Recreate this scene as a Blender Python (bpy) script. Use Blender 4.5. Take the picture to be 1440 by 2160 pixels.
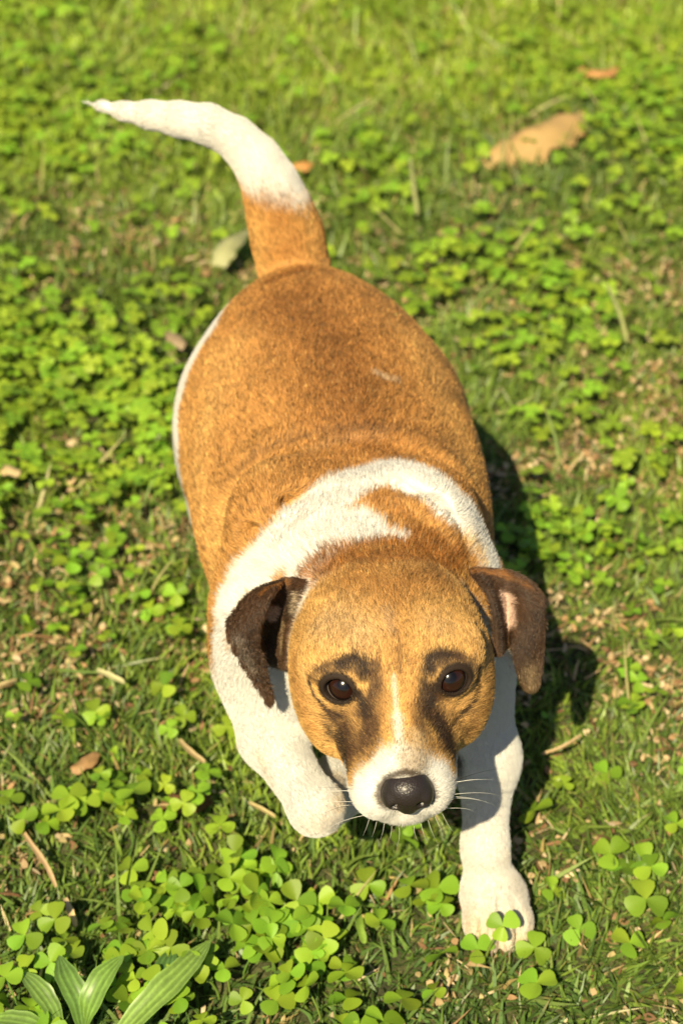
import bpy, math, random
import numpy as np
from mathutils import Vector, Matrix

R = math.radians
SC = bpy.context.scene
for o in list(bpy.data.objects):
    bpy.data.objects.remove(o, do_unlink=True)
COL = SC.collection

# ------------------------------------------------------------------ camera
CAM_Z, PITCH, FPX, PW, PH = 0.90, R(37.0), 3704.0, 1440.0, 2160.0
cam_d = bpy.data.cameras.new("camera")
cam = bpy.data.objects.new("camera", cam_d)
COL.objects.link(cam)
cam.location = (0, 0, CAM_Z)
cam.rotation_euler = (R(90) - PITCH, 0, 0)
cam_d.sensor_fit = 'VERTICAL'
cam_d.sensor_height = 36.0
cam_d.lens = FPX / PH * 36.0
cam_d.clip_start = 0.05
cam_d.clip_end = 400.0
cam_d.dof.use_dof = True
cam_d.dof.focus_distance = 0.955
cam_d.dof.aperture_fstop = 8.0
SC.camera = cam

# ------------------------------------------------------------------ light
SUN_EL, SUN_AZ = R(46.5), R(20.0)      # azimuth: how far the sun stands to the left of "straight behind the camera"
sun_dir = Vector((-math.sin(SUN_AZ) * math.cos(SUN_EL), -math.cos(SUN_AZ) * math.cos(SUN_EL), math.sin(SUN_EL)))
W = bpy.data.worlds.new("World")
SC.world = W
W.use_nodes = True
nt = W.node_tree
nt.nodes.clear()
sky = nt.nodes.new('ShaderNodeTexSky')
sky.sky_type = 'NISHITA'
sky.sun_disc = False
sky.sun_elevation = SUN_EL
sky.sun_rotation = math.atan2(sun_dir.x, sun_dir.y)
bg = nt.nodes.new('ShaderNodeBackground')
bg.inputs['Strength'].default_value = 0.05
wo = nt.nodes.new('ShaderNodeOutputWorld')
nt.links.new(sky.outputs[0], bg.inputs['Color'])
nt.links.new(bg.outputs[0], wo.inputs['Surface'])
sl = bpy.data.lights.new("sun", 'SUN')
sl.energy = 5.0
sl.angle = R(0.5)
sl.color = (1.0, 0.86, 0.56)
sun = bpy.data.objects.new("sun", sl)
COL.objects.link(sun)
sun.rotation_euler = sun_dir.to_track_quat('Z', 'Y').to_euler()
sun.location = (-2, -3, 5)

SC.view_settings.view_transform = 'Standard'
SC.view_settings.look = 'None'
SC.view_settings.gamma = 1.0
SC.view_settings.use_curve_mapping = False
SC.view_settings.exposure = 0.68
SC.render.engine = 'CYCLES'
SC.cycles.use_denoising = True
SC.cycles.max_bounces = 6
SC.cycles.diffuse_bounces = 3
SC.cycles.glossy_bounces = 2
SC.cycles.transmission_bounces = 3
SC.cycles.transparent_max_bounces = 4
SC.cycles.sample_clamp_indirect = 4.0
SC.render.hair_type = 'STRIP'

rng = np.random.default_rng(7)


def at(px, py, Y):
    """world point at distance Y ahead of the camera on the sight line of a photo pixel"""
    a, b = (px - PW / 2) / FPX, (PH / 2 - py) / FPX
    d = np.array([a, math.cos(PITCH) + b * math.sin(PITCH), -math.sin(PITCH) + b * math.cos(PITCH)])
    return np.array([0, 0, CAM_Z]) + d * (Y / d[1])


def ground_at(px, py, z=0.0):
    a, b = (px - PW / 2) / FPX, (PH / 2 - py) / FPX
    d = np.array([a, math.cos(PITCH) + b * math.sin(PITCH), -math.sin(PITCH) + b * math.cos(PITCH)])
    return np.array([0, 0, CAM_Z]) + d * ((z - CAM_Z) / d[2])


# ------------------------------------------------------------------ noise
def _hash(i, j, k, seed):
    h = (i * 374761393 + j * 668265263 + k * 2147483647 + seed * 1274126177) & 0xFFFFFFFF
    h = ((h ^ (h >> 13)) * 1274126177) & 0xFFFFFFFF
    h = (h ^ (h >> 16)) & 0xFFFFFFFF
    return h / 4294967295.0


def noise(P, scale, seed=0):
    """value noise 0..1 at points P (N,2 or N,3)"""
    P = np.asarray(P, float) * scale
    if P.shape[1] == 2:
        P = np.concatenate([P, np.zeros((len(P), 1))], 1)
    i = np.floor(P).astype(np.int64)
    f = P - i
    f = f * f * (3 - 2 * f)
    v = 0
    for a in (0, 1):
        for b in (0, 1):
            for c in (0, 1):
                w = (f[:, 0] if a else 1 - f[:, 0]) * (f[:, 1] if b else 1 - f[:, 1]) * (f[:, 2] if c else 1 - f[:, 2])
                v = v + w * _hash(i[:, 0] + a, i[:, 1] + b, i[:, 2] + c, seed)
    return v


def fbm(P, scale, seed=0):
    return (noise(P, scale, seed) + 0.5 * noise(P, scale * 2.1, seed + 1) + 0.25 * noise(P, scale * 4.3, seed + 2)) / 1.75


def sstep(a, b, x):
    t = np.clip((x - a) / (b - a), 0, 1)
    return t * t * (3 - 2 * t)


# ------------------------------------------------------------------ object helpers
def mesh_from(name, verts, faces, mat, smooth=True, attrs=None):
    """faces: (N,3) or (N,4) array, or a list of index lists"""
    me = bpy.data.meshes.new(name)
    verts = np.asarray(verts, np.float32)
    if isinstance(faces, np.ndarray):
        n, k = faces.shape
        me.vertices.add(len(verts))
        me.vertices.foreach_set('co', verts.ravel())
        me.loops.add(n * k)
        me.loops.foreach_set('vertex_index', faces.astype(np.int32).ravel())
        me.polygons.add(n)
        me.polygons.foreach_set('loop_start', np.arange(0, n * k, k, dtype=np.int32))
        me.update(calc_edges=True)
        me.validate()
    else:
        me.from_pydata([tuple(v) for v in verts], [], faces)
        me.update()
    if smooth:
        me.polygons.foreach_set('use_smooth', np.ones(len(me.polygons), bool))
    for an, arr in (attrs or {}).items():
        arr = np.asarray(arr, np.float32)
        if arr.shape[1] == 3:
            arr = np.concatenate([arr, np.ones((len(arr), 1), np.float32)], 1)
        at_ = me.attributes.new(an, 'FLOAT_COLOR', 'POINT')
        at_.data.foreach_set('color', arr.ravel())
    if mat:
        me.materials.append(mat)
    return me


def link(name, data, parent=None, loc=None, rot=None, scale=None):
    o = bpy.data.objects.new(name, data)
    COL.objects.link(o)
    if parent is not None:
        o.parent = parent
    if loc is not None:
        o.location = tuple(float(c) for c in loc)
    if rot is not None:
        o.rotation_euler = rot
    if scale is not None:
        o.scale = scale
    return o


def tag(o, label=None, cat=None, group=None, kind=None):
    if label:
        o['label'] = label
    if cat:
        o['category'] = cat
    if group:
        o['group'] = group
    if kind:
        o['kind'] = kind
    return o


def new_mat(name):
    m = bpy.data.materials.new(name)
    m.use_nodes = True
    n = m.node_tree
    n.nodes.clear()
    out = n.nodes.new('ShaderNodeOutputMaterial')
    return m, n, out


def principled(n, **kw):
    p = n.nodes.new('ShaderNodeBsdfPrincipled')
    for k, v in kw.items():
        p.inputs[k.replace('_', ' ')].default_value = v
    return p


def leaf_mat(name, col=None, attr=None, trans=0.35, rough=0.45, vary=0.0, tcol=(1.15, 1.2, 0.5), streak=None, spec=0.35):
    """thin leaf: reflecting front plus light coming through"""
    m, n, out = new_mat(name)
    if attr:
        a = n.nodes.new('ShaderNodeAttribute')
        a.attribute_name = attr
        c = a.outputs['Color']
    else:
        a = n.nodes.new('ShaderNodeRGB')
        a.outputs[0].default_value = (*col, 1)
        c = a.outputs[0]
    if vary:
        oi = n.nodes.new('ShaderNodeObjectInfo')
        mp = n.nodes.new('ShaderNodeMapRange')
        mp.inputs['To Min'].default_value = 1 - vary
        mp.inputs['To Max'].default_value = 1 + vary
        n.links.new(oi.outputs['Random'], mp.inputs['Value'])
        hs = n.nodes.new('ShaderNodeHueSaturation')
        n.links.new(mp.outputs[0], hs.inputs['Value'])
        mh = n.nodes.new('ShaderNodeMapRange')
        mh.inputs['To Min'].default_value = 0.478
        mh.inputs['To Max'].default_value = 0.522
        wn = n.nodes.new('ShaderNodeTexWhiteNoise')
        wn.noise_dimensions = '1D'
        n.links.new(oi.outputs['Random'], wn.inputs['W'])
        n.links.new(wn.outputs['Value'], mh.inputs['Value'])
        n.links.new(mh.outputs[0], hs.inputs['Hue'])
        n.links.new(c, hs.inputs['Color'])
        c = hs.outputs[0]
    # fine mottling
    tc = n.nodes.new('ShaderNodeTexCoord')
    no = n.nodes.new('ShaderNodeTexNoise')
    no.inputs['Scale'].default_value = 420
    no.inputs['Detail'].default_value = 2
    n.links.new(tc.outputs['Object'], no.inputs['Vector'])
    mr = n.nodes.new('ShaderNodeMapRange')
    mr.inputs['From Min'].default_value = 0.25
    mr.inputs['From Max'].default_value = 0.75
    mr.inputs['To Min'].default_value = 0.82
    mr.inputs['To Max'].default_value = 1.15
    n.links.new(no.outputs['Fac'], mr.inputs['Value'])
    mu = n.nodes.new('ShaderNodeMix')
    mu.data_type = 'RGBA'
    mu.blend_type = 'MULTIPLY'
    mu.inputs['Factor'].default_value = 1.0
    n.links.new(c, mu.inputs['A'])
    n.links.new(mr.outputs[0], mu.inputs['B'])
    c = mu.outputs['Result']
    p = principled(n, Roughness=rough)
    p.inputs['Specular IOR Level'].default_value = spec
    n.links.new(c, p.inputs['Base Color'])
    t = n.nodes.new('ShaderNodeBsdfTranslucent')
    mt = n.nodes.new('ShaderNodeMix')
    mt.data_type = 'RGBA'
    mt.blend_type = 'MULTIPLY'
    mt.inputs['Factor'].default_value = 1.0
    mt.inputs['B'].default_value = (*tcol, 1)
    n.links.new(c, mt.inputs['A'])
    n.links.new(mt.outputs['Result'], t.inputs['Color'])
    mx = n.nodes.new('ShaderNodeMixShader')
    mx.inputs[0].default_value = trans
    n.links.new(p.outputs[0], mx.inputs[1])
    n.links.new(t.outputs[0], mx.inputs[2])
    n.links.new(mx.outputs[0], out.inputs['Surface'])
    return m


# ------------------------------------------------------------------ ground
def ground_h(xy):
    xy = np.asarray(xy, float)
    return (fbm(xy, 9.0, 40) - 0.5) * 0.016 - 0.004


def make_ground():
    m, n, out = new_mat("soil")
    tc = n.nodes.new('ShaderNodeTexCoord')
    n1 = n.nodes.new('ShaderNodeTexNoise')
    n1.inputs['Scale'].default_value = 60
    n1.inputs['Detail'].default_value = 6
    n.links.new(tc.outputs['Object'], n1.inputs['Vector'])
    cr = n.nodes.new('ShaderNodeValToRGB')
    e = cr.color_ramp.elements
    e[0].position, e[0].color = 0.3, (0.034, 0.036, 0.014, 1)
    e[1].position, e[1].color = 0.75, (0.14, 0.13, 0.05, 1)
    k = e.new(0.5)
    k.color = (0.055, 0.06, 0.018, 1)
    n.links.new(n1.outputs['Fac'], cr.inputs['Fac'])
    p = principled(n, Roughness=0.95)
    # further off the blades close up over the soil and the ground takes their colour
    ln_ = n.nodes.new('ShaderNodeVectorMath')
    ln_.operation = 'LENGTH'
    n.links.new(tc.outputs['Object'], ln_.inputs[0])
    far = n.nodes.new('ShaderNodeMapRange')
    far.inputs['From Min'].default_value = 1.6
    far.inputs['From Max'].default_value = 4.5
    far.inputs['To Max'].default_value = 0.9
    n.links.new(ln_.outputs['Value'], far.inputs['Value'])
    n3 = n.nodes.new('ShaderNodeTexNoise')
    n3.inputs['Scale'].default_value = 3.5
    n3.inputs['Detail'].default_value = 5
    n.links.new(tc.outputs['Object'], n3.inputs['Vector'])
    cg = n.nodes.new('ShaderNodeValToRGB')
    cg.color_ramp.elements[0].color = (0.075, 0.135, 0.030, 1)
    cg.color_ramp.elements[1].color = (0.19, 0.27, 0.045, 1)
    n.links.new(n3.outputs['Fac'], cg.inputs['Fac'])
    mg = n.nodes.new('ShaderNodeMix')
    mg.data_type = 'RGBA'
    n.links.new(far.outputs[0], mg.inputs['Factor'])
    n.links.new(cr.outputs[0], mg.inputs['A'])
    n.links.new(cg.outputs[0], mg.inputs['B'])
    n.links.new(mg.outputs['Result'], p.inputs['Base Color'])
    bp = n.nodes.new('ShaderNodeBump')
    bp.inputs['Strength'].default_value = 0.8
    bp.inputs['Distance'].default_value = 0.004
    n2 = n.nodes.new('ShaderNodeTexNoise')
    n2.inputs['Scale'].default_value = 260
    n2.inputs['Detail'].default_value = 4
    n.links.new(tc.outputs['Object'], n2.inputs['Vector'])
    n.links.new(n2.outputs['Fac'], bp.inputs['Height'])
    n.links.new(bp.outputs[0], p.inputs['Normal'])
    n.links.new(p.outputs[0], out.inputs['Surface'])
    xs = np.concatenate([-np.geomspace(1.3, 120, 16)[::-1], np.linspace(-1.25, 1.25, 120), np.geomspace(1.3, 120, 16)])
    ys = np.concatenate([-np.geomspace(0.15, 120, 16)[::-1], np.linspace(-0.1, 3.2, 160), np.geomspace(3.3, 120, 16)])
    X, Y = np.meshgrid(xs, ys, indexing='ij')
    V = np.stack([X.ravel(), Y.ravel(), ground_h(np.stack([X.ravel(), Y.ravel()], 1))], 1)
    nx, ny = len(xs), len(ys)
    i, j = np.meshgrid(np.arange(nx - 1), np.arange(ny - 1), indexing='ij')
    a = (i * ny + j).ravel()
    F = np.stack([a, a + ny, a + ny + 1, a + 1], 1)
    o = link('ground', mesh_from('ground', V, F, m))
    tag(o, kind='structure')


# ------------------------------------------------------------------ grass
def scatter(n, y0, y1, margin, seed):
    r = np.random.default_rng(seed)
    out = []
    got = 0
    while got < n:
        y = r.uniform(y0, y1, n)
        hw_max = 0.1944 * (y1 * 0.8 + 0.54) + margin
        x = r.uniform(-hw_max, hw_max, n)
        ok = np.abs(x) < 0.1944 * (y * 0.8 + 0.54) + margin
        out.append(np.stack([x[ok], y[ok]], 1))
        got += ok.sum()
    return np.concatenate(out)[:n]


CLOVER_BLOBS = []   # (x, y, rx, ry, weight) in metres, filled below from where the patches lie
for px, py, rx, ry, w in [
        (130, 900, 200, 150, 1.0), (300, 930, 110, 130, 0.9), (60, 740, 130, 80, 0.7), (280, 690, 120, 60, 0.55),
        (60, 1060, 90, 60, 0.6), (160, 1250, 150, 60, 0.35), (270, 1190, 70, 50, 0.3),
        (400, 1900, 150, 110, 1.0), (250, 1760, 150, 70, 0.55), (560, 1990, 170, 80, 0.8), (120, 2000, 130, 90, 0.45),
        (430, 2090, 140, 90, 0.8), (600, 2060, 150, 90, 0.6), (700, 1990, 140, 70, 0.5), (640, 2110, 120, 50, 0.4), (50, 2130, 90, 50, 0.5),
        (930, 1960, 100, 60, 0.5), (1050, 2010, 110, 40, 0.5), (840, 1790, 50, 40, 0.35),
        (1060, 620, 150, 90, 1.0), (1180, 720, 110, 70, 0.5), (960, 560, 90, 50, 0.5),
        (1350, 210, 110, 90, 0.9), (1210, 180, 90, 50, 0.5), (1400, 330, 90, 60, 0.6),
        (100, 250, 180, 120, 0.7), (40, 60, 160, 90, 0.5), (330, 140, 140, 70, 0.3),
        (1240, 1120, 90, 60, 0.4), (1130, 1180, 60, 60, 0.35), (740, 420, 70, 50, 0.35), (1340, 1040, 80, 80, 0.25),
        (1360, 1850, 80, 90, 0.12), (1120, 2110, 60, 40, 0.3), (780, 330, 90, 50, 0.3), (1200, 880, 120, 60, 0.3)]:
    c = ground_at(px, py)
    s = ground_at(px + rx, py)
    u = ground_at(px, py - ry)
    CLOVER_BLOBS.append((c[0], c[1], s[0] - c[0], u[1] - c[1], w))


def clover_density(xy):
    d = np.zeros(len(xy))
    for x, y, rx, ry, w in CLOVER_BLOBS:
        q = ((xy[:, 0] - x) / rx) ** 2 + ((xy[:, 1] - y) / ry) ** 2
        d = np.maximum(d, w * np.exp(-q * 0.9))
    out = (np.abs(xy[:, 0]) > 0.1944 * (xy[:, 1] * 0.8 + 0.54) + 0.02)
    d = np.where(out, np.maximum(d, 0.6 * sstep(0.55, 0.75, fbm(xy, 5, 90))), d)
    return np.clip(d * 1.45, 0, 1) * sstep(0.25, 0.50, fbm(xy, 14, 91)) + 0.05


def straw_density(xy):
    """bare thatchy places"""
    d = fbm(xy, 7.0, 55) * 0.55 + noise(xy, 38.0, 58) * 0.45
    return sstep(0.44, 0.68, d)


def make_blades(name, xy, length, width, tilt, cols, seed, mat, sink=0.004, segs=3, parent=None):
    r = np.random.default_rng(seed)
    n = len(xy)
    az = r.uniform(0, 2 * np.pi, n)
    # loose common lie of the sward, changing from place to place
    lie = noise(xy, 6.0, seed + 5) * 4 * np.pi
    az = np.where(r.random(n) < 0.30, lie + r.normal(0, 0.6, n), az)
    d = np.stack([np.cos(az), np.sin(az), np.zeros(n)], 1)
    s = np.stack([-np.sin(az), np.cos(az), np.zeros(n)], 1)
    roll = r.normal(0, 0.55, n)
    root = np.concatenate([xy, (ground_h(xy) - sink)[:, None]], 1)
    rows = []
    p = root.copy()
    ang = tilt + r.normal(0, 0.12, n)
    bend = r.uniform(-0.1, 0.75, n)
    side_bend = r.normal(0, 0.25, n)
    for k in range(segs + 1):
        f = k / segs
        w = width * np.array({2: [0.8, 1.0, 0.0], 3: [0.7, 1.0, 0.72, 0.0], 4: [0.75, 1.0, 0.92, 0.6, 0.0]}[segs])[k] * 0.5
        a = ang - bend * f
        t = d * np.cos(a)[:, None] + np.array([0, 0, 1.0]) * np.sin(a)[:, None] + s * (side_bend * f)[:, None]
        nn = np.cross(t, s)
        wv = s * np.cos(roll)[:, None] + nn * np.sin(roll)[:, None]
        if k < segs:
            rows.append(p - wv * w[:, None])
            rows.append(p + wv * w[:, None])
        else:
            rows.append(p)
        p = p + t * (length / segs)[:, None]
    V = np.stack(rows, 1)
    k = V.shape[1]
    tri = []
    for q in range(segs - 1):
        b = q * 2
        tri += [(b, b + 1, b + 3), (b, b + 3, b + 2)]
    b = (segs - 1) * 2
    tri.append((b, b + 1, b + 2))
    F = (np.arange(n)[:, None, None] * k + np.array(tri)[None]).reshape(-1, 3)
    # paler sheath at the foot, dry tip now and then
    C = np.repeat(cols[:, None, :], k, 1)
    dry = (r.random(n) < 0.16)[:, None, None]
    tipw = np.zeros(k)
    tipw[-1] = 0.9
    tipw[-2] = tipw[-3] = 0.12
    C = C * (1 - tipw[None, :, None] * dry) + np.array([0.34, 0.25, 0.10]) * tipw[None, :, None] * dry
    o = link(name, mesh_from(name, V.reshape(-1, 3), F, mat, attrs={'tint': C.reshape(-1, 3)}), parent)
    return o


def grass_colours(xy, seed):
    r = np.random.default_rng(seed)
    n = len(xy)
    deep = np.array([0.092, 0.165, 0.040])
    mid = np.array([0.210, 0.305, 0.048])
    lime = np.array([0.335, 0.455, 0.045])
    straw = np.array([0.40, 0.30, 0.12])
    near = sstep(0.98, 0.76, xy[:, 1] + 0.25 * (fbm(xy, 6.0, 19) - 0.5))
    a = np.clip(fbm(xy, 4.5, 11) * 1.3 - 0.25 - 0.38 * near + r.normal(0, 0.30, n), 0, 1)
    far = sstep(1.2, 1.95, xy[:, 1] + (fbm(xy, 3.0, 13) - 0.5) * 0.9)
    left = sstep(0.2, -0.35, xy[:, 0])
    b = np.clip((fbm(xy, 3.2, 17) - 0.50) * 2.2 + 0.80 * far + 0.25 * far * left + r.normal(0, 0.22, n), 0, 1)
    c = deep * (1 - a)[:, None] + mid * a[:, None]
    c = c * (1 - b)[:, None] + lime * b[:, None]
    d = r.random(n) < (0.02 + 0.05 * straw_density(xy))
    c[d] = straw * r.uniform(0.7, 1.15, (d.sum(), 1))
    c *= r.uniform(0.55, 1.35, (n, 1))
    return c


def make_grass():
    gm = leaf_mat('grass_blade', attr='tint', trans=0.26, rough=0.42, spec=0.35)
    # blades in view
    xy = scatter(310000, 0.56, 2.75, 0.07, 21)
    r = np.random.default_rng(22)
    keep = r.random(len(xy)) > 0.55 * straw_density(xy)
    keep &= r.random(len(xy)) > 0.45 * clover_density(xy)
    xy = xy[keep]
    n = len(xy)
    far = sstep(1.2, 2.3, xy[:, 1])
    ln = r.uniform(0.010, 0.026, n) * (1 + 0.40 * far) * (0.8 + 0.5 * fbm(xy, 5, 31))
    wd = r.uniform(0.0015, 0.0030, n) * (1 + 0.25 * far)
    tilt = np.clip(r.normal(0.62, 0.36, n), 0.08, 1.45)
    o = make_blades('grass', xy, ln, wd, tilt, grass_colours(xy, 23), 24, gm)
    tag(o, 'short dense lawn grass in mixed dark and yellow greens under the dog', 'grass', kind='stuff')
    # longer stems standing out of the sward
    xy2 = scatter(5200, 0.58, 2.7, 0.10, 61)
    r = np.random.default_rng(62)
    n2 = len(xy2)
    far = sstep(1.1, 2.2, xy2[:, 1])
    keep = r.random(n2) < 0.25 + 0.75 * far
    xy2, far = xy2[keep], far[keep]
    n2 = len(xy2)
    c2 = grass_colours(xy2, 63) * 0.5 + np.array([0.20, 0.27, 0.06]) * 0.5
    pale = r.random(n2) < 0.10
    c2[pale] = np.array([0.42, 0.38, 0.17])
    o2 = make_blades('grass', xy2, r.uniform(0.04, 0.075, n2) * (1 + 0.3 * far), r.uniform(0.0018, 0.0034, n2),
                     np.clip(r.normal(0.6, 0.4, n2), 0.1, 1.4), c2, 64, gm, segs=4)
    tag(o2, 'taller yellowish grass blades standing out of the short lawn', 'grass', kind='stuff')
    # the lawn going on outside the picture
    r = np.random.default_rng(71)
    N = 180000
    rad = 0.25 + 7.0 * r.random(N) ** 1.7
    th = r.uniform(0, 2 * np.pi, N)
    xy3 = np.stack([rad * np.cos(th), 1.25 + rad * np.sin(th)], 1)
    inside = (xy3[:, 1] > 0.56) & (xy3[:, 1] < 2.75) & (np.abs(xy3[:, 0]) < 0.1944 * (xy3[:, 1] * 0.8 + 0.54) + 0.07)
    xy3, rad = xy3[~inside], rad[~inside]
    n3 = len(xy3)
    grow = 0.85 + 0.55 * np.clip(rad - 0.6, 0, 5)
    o3 = make_blades('grass', xy3, r.uniform(0.016, 0.038, n3) * np.minimum(grow, 2.0), r.uniform(0.0028, 0.0050, n3) * grow,
                     np.clip(r.normal(0.55, 0.35, n3), 0.08, 1.4), grass_colours(xy3, 72), 73, gm, segs=2)
    tag(o3, 'lawn grass going on beyond the edges of the picture', 'grass', kind='stuff')


def make_thatch():
    """dry clippings and bleached leaf bits lying between the blades"""
    m = leaf_mat('dry_straw', attr='tint', trans=0.12, rough=0.7, tcol=(1, 0.9, 0.7), spec=0.2)
    xy = scatter(110000, 0.56, 2.6, 0.15, 81)
    r = np.random.default_rng(82)
    keep = r.random(len(xy)) < (0.07 + 0.70 * straw_density(xy)) * (1 - 0.6 * sstep(1.3, 2.2, xy[:, 1])) * (1 - 0.8 * clover_density(xy))
    xy = xy[keep]
    n = len(xy)
    ln = np.where(r.random(n) < 0.3, r.uniform(0.010, 0.024, n), r.uniform(0.003, 0.009, n))
    wd = np.where(ln > 0.0095, r.uniform(0.0008, 0.0024, n), r.uniform(0.0018, 0.0060, n))
    base = np.array([[0.52, 0.37, 0.20], [0.38, 0.23, 0.11], [0.60, 0.47, 0.29], [0.22, 0.12, 0.06], [0.46, 0.36, 0.17]])
    c = base[r.integers(0, 5, n)] * r.uniform(0.75, 1.2, (n, 1))
    o = make_blades('thatch', xy, ln, wd, np.abs(r.normal(0.15, 0.40, n)), c, 84, m, sink=-r.uniform(0.0, 0.009, n))
    tag(o, 'tan dry clippings and leaf bits scattered between the grass blades', 'thatch', kind='stuff')


# ------------------------------------------------------------------ clover
def leaflet_geom(L=1.0, fold=0.25, cup=0.12, notch=0.10, rows=5):
    """one rounded, shallowly notched leaflet from its foot at the origin along +x, unit length"""
    us = np.linspace(0, 1, rows)
    V, F = [], []
    prof = [0.03, 0.30, 0.47, 0.50, 0.36][:rows]
    ends = [0, 0.26, 0.55, 0.82, 1.0]
    for i in range(rows):
        for t in (-1, -0.5, 0, 0.5, 1):
            x = ends[i] - (0.10 * t * t if i == rows - 1 else 0.02 * t * t * i) + (-notch * (1 - abs(t)) if i == rows - 1 else 0)
            y = t * prof[i]
            z = fold * abs(y) - cup * ends[i] ** 2 + 0.0
            V.append((x * L, y * L, z * L))
    for i in range(rows - 1):
        for j in range(4):
            a = i * 5 + j
            F.append((a, a + 1, a + 6, a + 5))
    return np.array(V), F


def stem_geom(h, lean, r0=0.0006, r1=0.0005, seg=4, sides=5):
    V, F = [], []
    for k in range(seg + 1):
        f = k / seg
        cx = lean * f * f
        z = -0.008 + (h + 0.008) * f
        rr = r0 + (r1 - r0) * f
        for s in range(sides):
            a = 2 * math.pi * s / sides
            V.append((cx + rr * math.cos(a), rr * math.sin(a), z))
    for k in range(seg):
        for s in range(sides):
            a, b = k * sides + s, k * sides + (s + 1) % sides
            F.append((a, b, b + sides, a + sides))
    return np.array(V), F


LEAFLET_COL = (0.240, 0.390, 0.030)


def clover_place(x, y):
    """label and group of a clover by the thing it grows beside"""
    marks = [
        (ground_at(250, 2080), 'bright clover leaf growing between the ribbed leaves of the plantain', 'clovers among the plantain leaves'),
        (ground_at(60, 2120), 'clover leaf at the bottom left corner, beside the plantain', 'clovers left of the plantain'),
        (ground_at(390, 1870), 'bright clover leaf in the thick of the patch above the plantain tip', 'clovers above the plantain tip'),
        (ground_at(470, 2080), 'bright clover leaf to the right of the longest plantain leaf', 'clovers right of the plantain'),
        (ground_at(580, 1900), 'clover leaf in the grass just below the raised paw', 'clovers below the raised paw'),
        (ground_at(640, 2050), 'clover leaf at the right end of the front patch, around the fat green stalk', 'clovers around the green stalk'),
        (ground_at(850, 1900), 'small clover leaf below the chin, left of the planted paw', 'clovers left of the planted paw'),
        (ground_at(900, 2060), 'small clover leaf in the grass in front of the planted paw', 'clovers in front of the planted paw'),
        (ground_at(200, 1770), 'clover leaf beside the dark soil patch and the long bleached straw', 'clovers beside the long straw'),
        (ground_at(1340, 1880), 'clover leaf in thin grass near the lone bright clover at the right edge', 'clovers near the right edge'),
        (ground_at(200, 1240), 'clover leaf in the thin front fringe of the patch beside the dog shoulder', 'clovers of the front fringe'),
        (ground_at(60, 1060), 'clover leaf near the tan leaf at the left edge, in front of it', 'clovers in front of the left tan leaf'),
        (ground_at(300, 1000), 'clover leaf close against the dog flank on the left', 'clovers against the flank'),
        (ground_at(120, 860), 'clover leaf in the dense middle of the wide patch left of the dog', 'clovers in the middle of the wide patch'),
        (ground_at(300, 760), 'clover leaf in the patch around the faded pinkish leaf', 'clovers around the pinkish leaf'),
        (ground_at(1240, 1130), 'clover leaf beyond the dog shadow on the right', 'clovers beyond the shadow'),
        (ground_at(1100, 1250), 'clover leaf in or at the rim of the dog shadow', 'clovers at the rim of the shadow'),
        (ground_at(1350, 1040), 'clover leaf by the right edge, level with the dog shoulders', 'clovers by the right edge'),
        (ground_at(1200, 880), 'clover leaf right of the dog back, behind the shadow', 'clovers right of the back'),
        (ground_at(1060, 640), 'bright clover leaf in the patch right of the rump', 'clovers right of the rump')]
    best = min(marks, key=lambda m: (m[0][0] - x) ** 2 + ((m[0][1] - y) * 0.8) ** 2)
    return best[1], best[2]


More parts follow.
